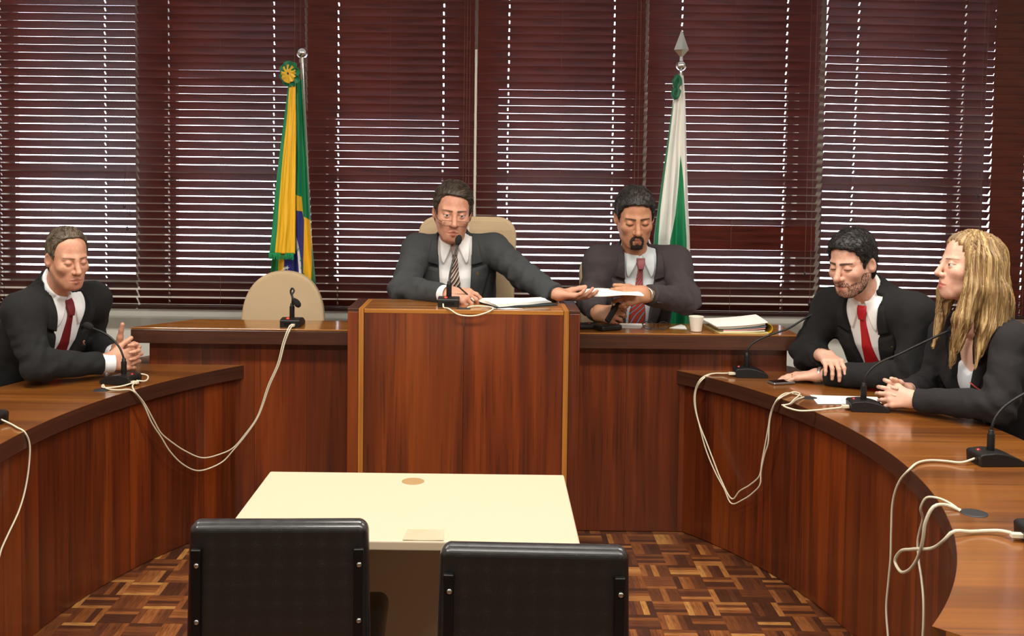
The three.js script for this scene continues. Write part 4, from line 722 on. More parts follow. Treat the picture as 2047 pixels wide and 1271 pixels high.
function person(o) {
  const s = o.s, root = thing('person', o.label, 'person', o.base);
  const put = (g) => g.translate(-o.base[0], -o.base[1], -o.base[2]);
  const skin = lin(o.skin), skin2 = lin(o.skinRed ?? o.skin), lips = lin(o.lips ?? '#a8584c'), hairC = lin(o.hairColor), hairC2 = lin(o.hairColor2 ?? o.hairColor);
  // head frame
  const hq = new THREE.Quaternion().setFromEuler(new THREE.Euler(o.head.pitch, o.head.yaw, o.head.roll ?? 0, 'YXZ')), hs = o.head.s ?? s;
  const hm = new THREE.Matrix4().compose(vec(o.head.pos), hq, V(hs, hs, hs)), hi = hm.clone().invert();
  const neckW = vec(o.neck), nl = neckW.clone().applyMatrix4(hi), na = [0, -0.055, -0.028], nb = arr(nl.clone().add(V(0, -0.05, 0)));
  // torso frame
  const sL = vec(o.sL), sR = vec(o.sR), mid = sL.clone().add(sR).multiplyScalar(0.5), pel = vec(o.pelvis);
  const u = mid.clone().sub(pel).normalize(), r = sL.clone().sub(sR); r.addScaledVector(u, -r.dot(u)).normalize(); const f = r.clone().cross(u), TL = mid.distanceTo(pel);
  const Wt = o.W ?? [[-0.62, 0.17], [-0.45, 0.168], [-0.3, 0.156], [-0.12, 0.168], [0, 0.15], [0.05, 0.12]], Dt = o.D ?? [[-0.62, 0.12], [-0.42, 0.125], [-0.25, 0.118], [-0.1, 0.108], [0, 0.075], [0.05, 0.06]];
  const neckA = arr(neckW.clone().addScaledVector(u, -0.035 * s)), neckB = arr(V(...na).applyMatrix4(hm));
  const mx = mid.x, my = mid.y, mz = mid.z;
  const loc = (x, y, z) => { const a = x - mx, b = y - my, c = z - mz; return [a * r.x + b * r.y + c * r.z, a * u.x + b * u.y + c * u.z, a * f.x + b * f.y + c * f.z]; };
  const world = (a, b, c) => V(mx + r.x * a + u.x * b + f.x * c, my + r.y * a + u.y * b + f.y * c, mz + r.z * a + u.z * b + f.z * c);
  const jn = { L: [o.sL, o.eL, o.wL], R: [o.sR, o.eR, o.wR] };
  const torso = (x, y, z, grow) => {
    const [a, b, c] = loc(x, y, z), q = b / s, W = (pw(Wt, q)) * s + grow, D = pw(Dt, q) * s + grow;
    const e = Math.pow(Math.pow(Math.abs(a / W), 2.4) + Math.pow(Math.abs((c + 0.01 * s) / D), 2.4), 1 / 2.4);
    let d = (e - 1) * Math.min(W, D) * 0.8;
    d = smax(d, b - 0.035 * s - grow, 0.06 * s); d = smax(d, -b - TL - 0.09 * s, 0.05);
    const pad = grow * 0.85;
    d = smin(d, cap(x, y, z, neckA, o.sL, 0.052 * s + pad, 0.056 * s + pad), 0.05 * s); d = smin(d, cap(x, y, z, neckA, o.sR, 0.052 * s + pad, 0.056 * s + pad), 0.05 * s);
    if (o.bust) for (const k of [-1, 1]) d = smin(d, hyp(a - k * 0.075 * s, b + 0.16 * s, c - 0.075 * s) - 0.062 * s - grow, 0.05);
    return d;
  };
  const armF = (x, y, z, j, r0, r1, r2, k = 0.03) => smin(cap(x, y, z, j[0], j[1], r0 * s, r1 * s), cap(x, y, z, j[1], j[2], r1 * s, r2 * s), k);
  // ---- clothes
  const Vb = o.V?.b ?? -0.33, Vw = o.V?.w ?? 0.07, Vtop = 0.055;
  const vw = (b) => { const t = clamp((b / s - Vb) / (Vtop - Vb), 0, 1); return (Vw * Math.pow(t, 0.9) + (o.V?.bottom ?? 0) * (1 - t)) * s; };
  const sleeveEnd = (k) => { const e = vec(jn[k][1]), w = vec(jn[k][2]), d = w.clone().sub(e).normalize(); return [w.clone().addScaledVector(d, -(o.cuffBack ?? 0.012) * s), d]; };
  const ends = { L: sleeveEnd('L'), R: sleeveEnd('R') };
  const jacketBody = (x, y, z) => {
    let d = torso(x, y, z, 0.017 * s);
    const [a, b, c] = loc(x, y, z);
    d = smin(d, cap(x, y, z, arr(neckW.clone().addScaledVector(u, -0.02 * s).addScaledVector(f, -0.012 * s)), neckB, 0.071 * s, 0.064 * s) + Math.max(0, (b - 0.105 * s)) * 3, 0.02 * s);   // collar stand
    d = smax(d, -(cap(x, y, z, neckA, neckB, 0.064 * s, 0.06 * s)), 0.006);
    d = smax(d, b - 0.1 * s - 0.35 * -c * 0.6, 0.012);
    d += 0.006 * noise.noise(x * 10, y * 6, z * 10) + 0.002 * noise.noise(x * 30, y * 20, z * 30);
    const cut = Math.max(Math.abs(a) - vw(b), Vb * s - b, -c + 0.0);
    d = smax(d, -cut, 0.004);
    return d * 0.8;
  };
  const jacket = (x, y, z) => {
    let d = jacketBody(x, y, z);
    for (const k of ['L', 'R']) {
      const j = jn[k]; let q = armF(x, y, z, j, 0.069, 0.058, 0.043);
      const [we, wd] = ends[k]; q = smax(q, (x - we.x) * wd.x + (y - we.y) * wd.y + (z - we.z) * wd.z, 0.006);
      const de = hyp(x - j[1][0], y - j[1][1], z - j[1][2]);
      const ax2 = [j[2][0] - j[0][0], j[2][1] - j[0][1], j[2][2] - j[0][2]], al = hyp(...ax2), tt = ((x - j[1][0]) * ax2[0] + (y - j[1][1]) * ax2[1] + (z - j[1][2]) * ax2[2]) / al;
      q += 0.008 * s * noise.noise(x * 15, y * 15, z * 15 + 5) * (0.5 + sstep(0.2, 0.05, de)) + 0.003 * noise.noise(x * 42, y * 42, z * 42);
      q += 0.0045 * s * Math.sin(tt * 105 + 5 * noise.noise(x * 9, y * 9, z * 9)) * sstep(0.17, 0.04, de) + 0.0022 * Math.sin(tt * 70 + 6 * noise.noise(x * 7, y * 7, z * 7 + 9));
      d = smin(d, q * 0.8, 0.02 * s);
    }
    return d;
  };
  const shirt = (x, y, z) => {
    let d = torso(x, y, z, 0.006 * s); const [a, b, c] = loc(x, y, z);
    d = smax(d, Math.abs(a) - 0.13 * s, 0.01); d = smax(d, -c - 0.06 * s, 0.01);
    let k = cap(x, y, z, neckA, neckB, 0.0625 * s, 0.0585 * s); k = smax(k, b - (0.082 - 0.5 * (c / s)) * s, 0.006);
    if (o.neckline != null) d = smax(d, b - (o.neckline + 0.8 * Math.abs(a) / s) * s, 0.006); else d = smin(d, k, 0.008); d += 0.002 * noise.noise(x * 22, y * 12, z * 22);
    return d * 0.85;
  };
  const bb = (pts, pad) => { const lo = [1e9, 1e9, 1e9], hi2 = [-1e9, -1e9, -1e9]; for (const p of pts) for (let k = 0; k < 3; k++) { lo[k] = Math.min(lo[k], p[k] - pad); hi2[k] = Math.max(hi2[k], p[k] + pad); } return [lo, hi2]; };
  const [jl, jh] = bb([o.sL, o.sR, o.eL, o.eR, o.wL, o.wR, arr(pel), arr(neckW)], 0.19 * s); 
  const jacketMat = cloth(o.jacket), jm = part(root, 'jacket', put(clothUV(nets(jacket, jl, [jh[0], Math.min(jh[1], neckW.y + 0.14 * s), jh[2]], 0.0085))), jacketMat, o.jacketLabel ?? 'dark suit jacket');
  const shirtMat = cloth(o.shirt, 0.85);
  { const [lo, h2] = bb([o.neck, arr(mid), arr(pel.clone().lerp(mid, 0.25))], 0.18 * s); part(root, 'shirt', put(clothUV(nets(shirt, lo, h2, 0.006))), shirtMat, o.shirtLabel ?? 'pale shirt'); }
  // patches that lie on a field, laid out in the torso's front plane: a across, b up (units of s)
  const drop = (field, a, b, off) => { let c = 0.32 * s; for (let k = 0; k < 70; k++) { const p = world(a * s, b * s, c), d = field(p.x, p.y, p.z); if (d < 0.0006) break; c -= Math.max(d * 0.8, 0.0006); if (c < -0.1) break; } return world(a * s, b * s, c + off); };
  function patch(field, rows, nu, nv, off, edge = -0.003) {     // rows: [aLeft, bLeft, aRight, bRight] from top to bottom
    const pos = [], uv = [], idx = [];
    for (let j = 0; j <= nv; j++) {
      const t = j / nv * (rows.length - 1), i0 = Math.min(rows.length - 2, Math.floor(t)), q = t - i0, A = rows[i0].map((v, k) => lerp(v, rows[i0 + 1][k], q));
      for (let i = 0; i <= nu; i++) { const w = i / nu, e = Math.min(1, Math.min(w, 1 - w, j / nv * 3 + 0.02, (1 - j / nv) * 3 + 0.02) * (o.edgeK ?? 11)), p = drop(field, lerp(A[0], A[2], w), lerp(A[1], A[3], w), lerp(edge, off, Math.sqrt(e))); pos.push(p.x, p.y, p.z); uv.push(w, 1 - j / nv); }
    }
    for (let j = 0; j < nv; j++) for (let i = 0; i < nu; i++) { const k = j * (nu + 1) + i; idx.push(k, k + nu + 1, k + nu + 2, k, k + nu + 2, k + 1); }
    const g = new THREE.BufferGeometry(); g.setAttribute('position', new THREE.Float32BufferAttribute(pos, 3)); g.setAttribute('uv', new THREE.Float32BufferAttribute(uv, 2)); g.setIndex(idx); g.computeVertexNormals(); return put(g);
  }
  const twoSided = (m) => { const c = m.clone(); c.side = THREE.DoubleSide; return c; };
  const lapelMat = twoSided(jacketMat), collarMat = twoSided(shirtMat);
  for (const k of [-1, 1]) {
    const ed = (b) => vw(b * s) / s, L = o.lapel ?? 0.075, rows = [];
    for (let q = 0; q <= 8; q++) { const t = q / 8, b = lerp(-0.055, Vb + 0.005, t), w = L * (t < 0.12 ? lerp(0.86, 1, t / 0.12) : Math.pow(1 - (t - 0.12) / 0.88, 0.75)); const i = ed(b) - 0.004, e = i + Math.max(w, 0.004), up = 0.018 * (1 - t); rows.push(k > 0 ? [i, b, e, b + up] : [-e, b + up, -i, b]); }
    part(jm, 'lapel', patch(jacketBody, rows, 16, 36, 0.012), lapelMat);
    const cr = []; for (let q = 0; q <= 5; q++) { const t = q / 5, b = lerp(0.068, -0.042, t), i = ed(b) - 0.004, e = i + lerp(0.03, o.collarW ?? 0.05, t), up = lerp(0, 0.012, t); cr.push(k > 0 ? [i, b, e, b + up] : [-e, b + up, -i, b]); }
    part(jm, 'jacket_collar', patch(jacketBody, cr, 14, 18, 0.0135), lapelMat);
    if (o.collar !== false) part(root, 'shirt_collar', patch(shirt, k > 0 ? [[0.004, 0.066, 0.058, 0.075], [0.012, 0.04, 0.066, 0.052], [0.036, -0.012, 0.066, 0.02], [0.05, -0.036, 0.058, -0.026]] : [[-0.058, 0.075, -0.004, 0.066], [-0.066, 0.052, -0.012, 0.04], [-0.066, 0.02, -0.036, -0.012], [-0.058, -0.026, -0.05, -0.036]], 10, 16, 0.008, -0.001), collarMat);
  }
  if (o.tie) {
    const mt = new THREE.MeshPhysicalMaterial({ map: o.tie, roughness: 0.5, sheen: 0.35, sheenRoughness: 0.35, side: THREE.DoubleSide }), tw = o.tieW ?? 0.045, sh = o.tieShift ?? 0;
    const tie = part(root, 'tie', patch(shirt, [[-0.011, 0.016, 0.011, 0.016], [-0.019 + sh * 0.2, -0.08, 0.019 + sh * 0.2, -0.08], [-tw * 0.85 + sh * 0.6, -0.2, tw * 0.85 + sh * 0.6, -0.2], [-tw + sh, Vb - 0.06, tw + sh, Vb - 0.06]], 12, 40, 0.009), mt, o.tieLabel);
    part(tie, 'tie_knot', patch(shirt, [[-0.021, 0.056, 0.021, 0.056], [-0.019, 0.035, 0.019, 0.035], [-0.012, 0.008, 0.012, 0.008]], 10, 10, 0.019, 0.002), mt);
  }
  // cuffs
  for (const k of ['L', 'R']) if (o.cuff?.[k]) {
    const [we, wd] = ends[k], len = o.cuff[k] * s, g = lathe([[0.033 * s, -0.03], [0.0365 * s, -0.01], [0.0365 * s, len - 0.003], [0.035 * s, len], [0.0325 * s, len - 0.002], [0.031 * s, -0.02]], 28), m = part(root, 'shirt_cuff', g, shirtMat, 'pale shirt cuff');
    m.position.copy(we).sub(vec(o.base)); m.quaternion.setFromUnitVectors(V(0, 1, 0), wd);
  }
  // ---- trousers and shoes
  const fh = V(f.x, 0, f.z).normalize(), rh = V(r.x, 0, r.z).normalize(), floorY = o.base[1], legs = [-1, 1].map((k) => {
    const hip = pel.clone().addScaledVector(rh, k * 0.09 * s).addScaledVector(V(0, 1, 0), -0.02), knee = hip.clone().addScaledVector(fh, 0.4 * s).addScaledVector(rh, k * 0.03); knee.y = Math.max(floorY + 0.47, pel.y - 0.06); const an = knee.clone().addScaledVector(fh, o.feet ?? -0.05); an.y = floorY + 0.085; return [hip, knee, an];
  });
  const legF = (x, y, z, g) => { let d = 1; for (const [h, k, a] of legs) d = smin(d, smin(cap(x, y, z, arr(h), arr(k), 0.083 * s + g, 0.062 * s + g), cap(x, y, z, arr(k), arr(a), 0.06 * s + g, 0.045 * s + g), 0.02), 0.01); return d; };
  const legPts = legs.flat().map(arr);
  { const [lo, h2] = bb(legPts, 0.12 * s); part(root, 'trousers', put(clothUV(nets((x, y, z) => smax(smin(legF(x, y, z, 0.008), torso(x, y, z, 0.008), 0.04), y - pel.y - 0.12, 0.01) * 0.85, lo, [h2[0], Math.max(h2[1], pel.y + 0.14), h2[2]], 0.016))), cloth(o.trousers ?? o.jacket), 'dark trousers'); }
  for (const [, , a] of legs) { const p = a.clone().sub(vec(o.base)), m = part(root, 'shoe', nets((x, y, z) => smax(smin(ell(x, y - 0.035, z - 0.09, 0.045, 0.04, 0.1), ell(x, y - 0.05, z, 0.038, 0.055, 0.06), 0.03), -y + 0.003, 0.006), [-0.07, -0.02, -0.1], [0.07, 0.13, 0.23], 0.009), std(0x0c0b0a, 0.3)); m.position.set(p.x, 0, p.z); m.rotation.y = Math.atan2(f.x, f.z); }
  // ---- body: one mesh of trunk, limbs, hands and head
  const geos = [];
  const bodyCoarse = (x, y, z) => { let d = torso(x, y, z, -0.008); for (const k of ['L', 'R']) d = smin(d, armF(x, y, z, jn[k], 0.047, 0.04, 0.027), 0.03); d = smin(d, cap(x, y, z, neckA, neckB, 0.05 * s, 0.045 * s), 0.02); d = smin(d, legF(x, y, z, -0.018), 0.03); return d * 0.85; };
  { const [lo, h2] = bb([...legPts, o.sL, o.sR, o.eL, o.eR, o.wL, o.wR, o.neck], 0.14 * s); geos.push(paint(nets(bodyCoarse, lo, h2, 0.02), () => skin)); }
  const hands = (o.hands ?? []).map((h) => handField({ s: s * (o.handScale ?? 0.98), arm: ends[h.left ? 'L' : 'R'][1], ...h }));
  for (const h of hands) geos.push(paint(nets(h.f, h.lo, h.hi, 0.0031), (x, y, z) => { const q = 0.12 * noise.noise(x * 60, y * 60, z * 60); return mix3(skin, skin2, clamp(q + 0.15, 0, 1)); }));
  const HF = headField(o.head), neckField = (x, y, z) => smin(HF(x, y, z), cap(x, y, z, na, nb, 0.0535, 0.056) * 0.9, 0.025);
  const browC = lin(o.browColor ?? o.hairColor), brow = o.browT ?? 0.0045;
  const hg = nets(o.head.throat === false ? HF : neckField, [-0.1, Math.min(-0.19, nb[1] - 0.06), -0.125], [0.1, 0.14, 0.13], 0.0026);
  paint(hg, (x, y, z) => {
    const ax = Math.abs(x); let c = skin.slice();
    const red = 0.3 + 0.45 * noise.noise(x * 50, y * 50, z * 50) + 0.3 * noise.noise(x * 120, y * 120, z * 120);
    c = mix3(c, skin2, clamp(red, 0, 1));
    if (z > 0.075) { const l = Math.min(cap(ax, y, z, [0, -0.0655, 0.0965], [0.023, -0.0715, 0.086], 0.0055, 0.003), cap(ax, y, z, [0, -0.079, 0.0945], [0.021, -0.0745, 0.086], 0.0068, 0.0032)); c = mix3(c, lips, sstep(0.0022, 0.0004, l) * 0.9); }
    if (z > 0.04) { const q = cap(ax, y, 0, [0.013, 0.0205, 0], [0.05, 0.023 - 0.12 * Math.max(0, ax - 0.04), 0], brow, brow * 0.55); c = mix3(c, browC, sstep(0.0012, -0.0015, q + 0.0012 * noise.noise(x * 300, y * 300, 3)) * 0.88); }
    if (z > 0.06 && o.head.lidLine !== false) { const e = hyp(ax - 0.032, y - 0.001, z - 0.0765); const ly = (o.head.lidUp ?? 0.003) + 0.001; if (e < 0.0175 && Math.abs(y - ly + 0.0006) < 0.002) c = mix3(c, browC, 0.85); }
    return c;
  });
  hg.applyMatrix4(hm); geos.push(hg);
  for (const k of [-1, 1]) {      // eyeballs
    const e = new THREE.SphereGeometry(0.0126, 20, 14), p = e.attributes.position, dirx = (o.head.gaze ?? [0, 0])[0], diry = (o.head.gaze ?? [0, 0])[1], gz = V(dirx, diry, 1).normalize();
    paint(e, (x, y, z) => { const a = Math.acos(clamp((x * gz.x + y * gz.y + z * gz.z) / 0.0126, -1, 1)); return a < 0.2 ? [0.01, 0.008, 0.006] : a < 0.48 ? lin(o.iris ?? '#4a3524') : [0.62, 0.57, 0.52]; });
    e.translate(k * 0.032 * (o.head.wide ?? 1), 0.001, 0.0768); e.applyMatrix4(hm); geos.push(e);
  }
  part(root, 'body', put(join(geos)), skinMat());
  // ---- hair
  const HH = o.hair?.field ?? hairField({ wide: o.head.wide, ...o.hair }), hb = o.hair?.bounds ?? [[-0.115, -0.12, -0.145], [0.115, 0.17, 0.13]];
  const hair = nets(HH, hb[0], hb[1], o.hair?.cell ?? 0.0027);
  paint(hair, o.hair?.paint ?? ((x, y, z) => { const n = noise.noise(x * 120, y * 40, z * 120) * 0.6 + noise.noise(x * 30, y * 30, z * 30) * 0.5; return mix3(hairC, hairC2, clamp(0.35 + n, 0, 1)); }));
  const ht = o.hair?.tufts ?? {}, crown = V(0.012, 0.125, -0.055), sw = ht.back ?? 0.6, cu = ht.curl ?? 0.25;
  const flow = ht.flow ?? ((q, k) => { const d = q.clone().sub(crown).normalize(), fr = sstep(0.05, 0.09, q.y) * sstep(-0.03, 0.03, q.z); d.lerp(V(ht.side ?? 0.3, 0.1, -1), fr * sw); return d.add(V(noise.noise(q.x * 45, q.y * 45, k % 7), noise.noise(q.y * 45, q.z * 45, k % 5 + 3), noise.noise(q.z * 45, q.x * 45, k % 3 + 9)).multiplyScalar(cu * 2)); });
  const tc = ht.colors ?? ((q) => { return mix3(hairC, hairC2, clamp(rr(-0.35, 0.75) + (rnd() < (o.greyHairs ?? 0) ? 0.6 : 0), 0, 1)); });
  const tg = tufts(HH, hair, ht.n ?? 1500, ht.steps ?? 4, ht.len ?? 0.026, ht.width ?? 0.0026, flow, tc, ht.lift ?? 0.0022);
  const hairAll = join([hair, tg]); hairAll.applyMatrix4(hm); part(root, 'hair', put(hairAll), new THREE.MeshPhysicalMaterial({ vertexColors: true, roughness: 0.55, sheen: 0.2 }), o.hairLabel);
  if (o.beard) {      // beard: a thin layer of hair on the jaw with tufts growing from it
    const BF = (x, y, z) => Math.max(HF(x, y, z) - (o.beardThick ?? 0.003) * (0.8 + 0.5 * noise.noise(x * 140, y * 140, z * 140)), -HF(x, y, z) - 0.006, (0.5 - o.beard(x, y, z) + 0.3 * noise.noise(x * 190, y * 190, z * 190)) * 0.012);
    const bg = nets(BF, [-0.085, -0.135, -0.02], [0.085, 0.0, 0.125], 0.0023), bc = lin(o.beardColor); paint(bg, (x, y, z) => mix3(bc, hairC2, clamp(0.3 + 0.6 * noise.noise(x * 200, y * 200, z * 200), 0, 1)));
    const bt = tufts(HF, bg, o.beardTufts ?? 500, 2, o.beardBase === false ? 0.006 : 0.008, o.beardBase === false ? 0.0012 : 0.0016, (q) => V(q.x * 2, -1, 0.3), () => mix3(bc, hairC2, rnd() * 0.6), 0.0015);
    const b2 = o.beardBase === false ? join([bt]) : join([bg, bt]); b2.applyMatrix4(hm); part(root, 'beard', put(b2), new THREE.MeshPhysicalMaterial({ vertexColors: true, roughness: 0.7 }), 'short dark beard');
  }
  return { root, hm, hands, world, jacket: jacketBody, shirt, drop, put, ends, f, r, u, base: vec(o.base), s };
}
const stripes = (bg, list, n = 1) => canvasTex(128, 512, (x, w, h) => { x.fillStyle = bg; x.fillRect(0, 0, w, h); const per = h / 14; for (let k = -4; k < 20; k++) for (const [c, o, t] of list) { x.strokeStyle = c; x.lineWidth = t * per; x.beginPath(); x.moveTo(-10, (k + o) * per + w * 0.75); x.lineTo(w + 10, (k + o) * per - w * 0.15); x.stroke(); } });
const dots = (bg, fg) => canvasTex(128, 512, (x, w, h) => { x.fillStyle = bg; x.fillRect(0, 0, w, h); x.fillStyle = fg; for (let j = 0; j < 85; j++) for (let i = 0; i < 14; i++) x.fillRect(i * 9.4 + (j % 2) * 4.7, j * 6, 3.4, 2.4); });
function watch(P, key, color, tOff = 0.012) {
  const [we, wd] = P.ends[key], g = new THREE.TorusGeometry(0.0325 * P.s, 0.0042, 8, 32);
  const m = part(P.root, 'wristwatch', g.scale(1, 0.88, 2.2), std(color, 0.3, { metalness: 0.9 }), 'metal wristwatch'); m.position.copy(we).addScaledVector(wd, tOff + 0.012).sub(P.base); m.quaternion.setFromUnitVectors(V(0, 0, 1), wd); return m;
}
function pin(P, a, b, geo, mat, name, label) { const p = P.drop(P.jacket, a, b, 0.011).sub(P.base), m = part(P.root, name, geo, mat, label); m.position.copy(p); m.quaternion.setFromUnitVectors(V(0, 0, 1), P.f); return m; }

// the man at the podium
{
  const P = person({
    label: 'man in a grey suit and striped tie wearing glasses, reaching out from the podium', base: [-0.17, 0.18, -4.98], s: 1.08,
    head: { pos: [-0.19, 1.452, -4.73], yaw: 0.13, pitch: 0.16, roll: -0.06, s: 1.1, lidUp: 0.0045, lidLow: -0.0055, wide: 0.98, gaze: [-0.1, 0.16], nose: 1.05 },
    neck: [-0.179, 1.299, -4.8], sL: [0.004, 1.272, -4.83], sR: [-0.36, 1.265, -4.83], eL: [0.152, 1.165, -4.62], wL: [0.285, 1.105, -4.4], eR: [-0.408, 1.1, -4.57], wR: [-0.205, 1.108, -4.36], pelvis: [-0.17, 0.72, -4.98],
    skin: '#cc967b', skinRed: '#bb735c', lips: '#a2584b', hairColor: '#2a2019', hairColor2: '#5c4c3e', browColor: '#4a3a2c', greyHairs: 0.2,
    hair: { line: 'mid', top: 0.013, side: 0.009, curl: 0.004, curlFreq: 42, part: 1, tufts: { len: 0.04, back: 0.9, side: 0.7, curl: 0.4, lift: 0.004 } }, hairLabel: 'wavy brown hair going grey',
    jacket: '#37393a', jacketLabel: 'grey suit jacket', shirt: '#f2efee', shirtLabel: 'white shirt', tie: stripes('#6b4a3c', [['#d8cdc4', 0, 0.22], ['#2e2420', 0.4, 0.2], ['#b39a8a', 0.7, 0.1]]), tieLabel: 'brown and white striped tie', V: { b: -0.36, w: 0.076, bottom: 0.05 }, tieShift: -0.005, lapel: 0.09, collarW: 0.058,
    cuff: { R: 0.035 }, trousers: '#3a3b3d', feet: -0.1,
    hands: [
      { w: [-0.2, 1.112, -4.355], fwd: [0.93, -0.1, 0.3], nrm: [-0.1, 0.8, 0.6], curls: [[0.45, 0.55, 0.35], [0.6, 0.75, 0.45], [0.8, 0.95, 0.5], [0.9, 1.0, 0.6]], thumb: [0.75, 0.45, -0.5], thumbBend: 0.35 },
      { w: [0.287, 1.106, -4.397], left: true, fwd: [0.92, -0.05, 0.28], nrm: [0.15, -0.95, 0.25], curls: [[0.15, 0.3, 0.2], [0.2, 0.35, 0.25], [0.3, 0.4, 0.3], [0.35, 0.45, 0.3]], thumb: [0.7, 0.6, -0.5], thumbBend: 0.3 },
    ],
  });
  // eyeglasses low on the nose
  const hg = new THREE.Group(); hg.name = 'eyeglasses'; hg.applyMatrix4(new THREE.Matrix4().makeTranslation(-P.base.x, -P.base.y, -P.base.z).multiply(P.hm)); P.root.add(hg); hg.userData.label = 'thin framed reading glasses low on the nose';
  const gm = std(0x3c332c, 0.3, { metalness: 0.7 });
  for (const k of [-1, 1]) {
    const pts = []; for (let q = 0; q <= 24; q++) { const a = q / 24 * Math.PI * 2, cx = Math.cos(a), sy = Math.sin(a); pts.push([k * 0.031 + 0.0235 * Math.sign(cx) * Math.pow(Math.abs(cx), 0.55), -0.027 + 0.0115 * Math.sign(sy) * Math.pow(Math.abs(sy), 0.55), 0.1085 - 0.004 * Math.abs(cx) * (cx * k > 0 ? 1.6 : 0)]); }
    part(hg, 'rim', tube(pts, 0.0009, 60, 6), gm); part(hg, 'lens', new RoundedBoxGeometry(0.046, 0.022, 0.001, 2, 0.0004).translate(k * 0.031, -0.027, 0.107), M.glass);
    part(hg, 'temple', tube([[k * 0.054, -0.021, 0.103], [k * 0.068, -0.018, 0.08], [k * 0.078, -0.004, 0.03], [k * 0.08, 0.006, -0.004]], 0.0011, 20, 6), gm);
  }
  part(hg, 'bridge', tube([[-0.0085, -0.024, 0.1115], [0, -0.021, 0.1195], [0.0085, -0.024, 0.1115]], 0.0009, 12, 6), gm);
  pin(P, 0.098, -0.075, new THREE.CylinderGeometry(0.0085, 0.0085, 0.003, 20).rotateX(Math.PI / 2), std(0xd8b870, 0.25, { metalness: 0.8 }), 'lapel_pin', 'round gold lapel pin');
  const c = P.ends.L, b = part(P.root, 'bracelet', new THREE.TorusGeometry(0.031, 0.004, 8, 30), std(0x241813, 0.5), 'dark wrist strap'); b.position.copy(c[0]).addScaledVector(c[1], 0.008).sub(P.base); b.quaternion.setFromUnitVectors(V(0, 0, 1), c[1]);
  const pen = thing('pen', 'ballpoint pen held in the podium man\'s hand', 'pen', [-0.115, 1.12, -4.315]);
  const barrel = part(pen, 'barrel', cyl(0.0035, 0.0035, 0.1, 0, 0, 0, 10), std(0x2a2a30, 0.3)); barrel.rotation.set(0.5, 0, 0.75); const tip = part(pen, 'tip', cyl(0.0045, 0.0045, 0.02, 0, -0.045, 0, 10), std(0xeeeeee, 0.3), 'white end'); tip.rotation.set(0.5, 0, 0.75);
}
// the goateed man
{
  const goat = (x, y, z) => { if (z < 0.03) return 0; const ax = Math.abs(x), e = hyp(ax / 0.0305, (y + 0.0795) / 0.0335), ring = sstep(1.04, 0.94, e) * sstep(0.6, 0.72, e) * (y > -0.0735 ? sstep(-0.05, -0.054, y) : 1); const chin = sstep(1.06, 0.95, hyp(ax / 0.026, (y + 0.106) / 0.017)), patch = sstep(0.008, 0.005, ax) * sstep(-0.0865, -0.0885, y); return Math.max(ring, chin, patch); };
  const P = person({
    label: 'man with a dark goatee in a brown-grey suit and orange striped tie taking the paper', base: [0.71, 0.18, -5.08], s: 1.1,
    head: { pos: [0.678, 1.436, -4.775], yaw: 0.02, pitch: 0.3, roll: 0.02, s: 1.11, lidUp: -0.0035, lidLow: -0.0065, wide: 1.0, jaw: 1.08, nose: 1.1 },
    neck: [0.7, 1.258, -4.87], sL: [0.9, 1.215, -4.9], sR: [0.528, 1.212, -4.9], eL: [0.925, 1.045, -4.75], wL: [0.7, 1.098, -4.51], eR: [0.485, 1.02, -4.84], wR: [0.492, 0.985, -4.66], pelvis: [0.71, 0.7, -5.1],
    skin: '#c08c6a', skinRed: '#ad664c', lips: '#9a5448', beardThick: 0.0025, beard: goat, beardColor: '#16110e', hairColor: '#15110e', hairColor2: '#453d36', browColor: '#231a14', browT: 0.005, greyHairs: 0.1,
    hair: { line: 'full', top: 0.013, side: 0.01, curl: 0.0035, curlFreq: 60, tufts: { len: 0.032, back: 1, curl: 0.3 } }, hairLabel: 'short wavy black hair',
    jacket: '#3d3537', jacketLabel: 'brown-grey suit jacket', shirt: '#d8e0e2', shirtLabel: 'pale blue shirt', tie: stripes('#a83a22', [['#8a90a8', 0, 0.2], ['#3a3f60', 0.14, 0.06], ['#3a3f60', -0.14, 0.06]]), tieLabel: 'orange red tie with grey diagonal stripes', V: { b: -0.42, w: 0.072, bottom: 0.03 },
    trousers: '#2f2a2c', cuffBack: 0.02, feet: -0.2,
    hands: [
      { w: [0.695, 1.1, -4.505], left: true, fwd: [-0.92, -0.05, 0.3], nrm: [-0.15, 0.25, 0.9], curls: [[0.5, 0.5, 0.3], [0.5, 0.6, 0.4], [0.55, 0.7, 0.4], [0.6, 0.75, 0.4]], thumb: [0.85, 0.35, -0.35], thumbBend: 0.4 },
      { w: [0.494, 0.99, -4.655], fwd: [0.62, 0.05, 0.62], nrm: [-0.5, 0.45, 0.7], curls: [[0.75, 1.1, 0.7], [0.8, 1.15, 0.7], [0.85, 1.2, 0.7], [0.9, 1.2, 0.7]], thumb: [0.8, 0.4, -0.45], thumbBend: 0.5 },
    ],
  });
  watch(P, 'L', 0xd6d2c8, 0.012);
  const bs = []; for (let k = 0; k < 4; k++) bs.push(k);
  for (const k of bs) { const e = vec([0.925, 1.045, -4.75]), w = vec([0.7, 1.098, -4.51]), p = w.clone().lerp(e, 0.14 + k * 0.035).add(V(0.02, -0.028, 0.034)).sub(P.base); part(P.root, 'sleeve_button', ball(0.006, p.x, p.y, p.z, 10), std(0x2a2526, 0.3), 'dark sleeve button'); }
}
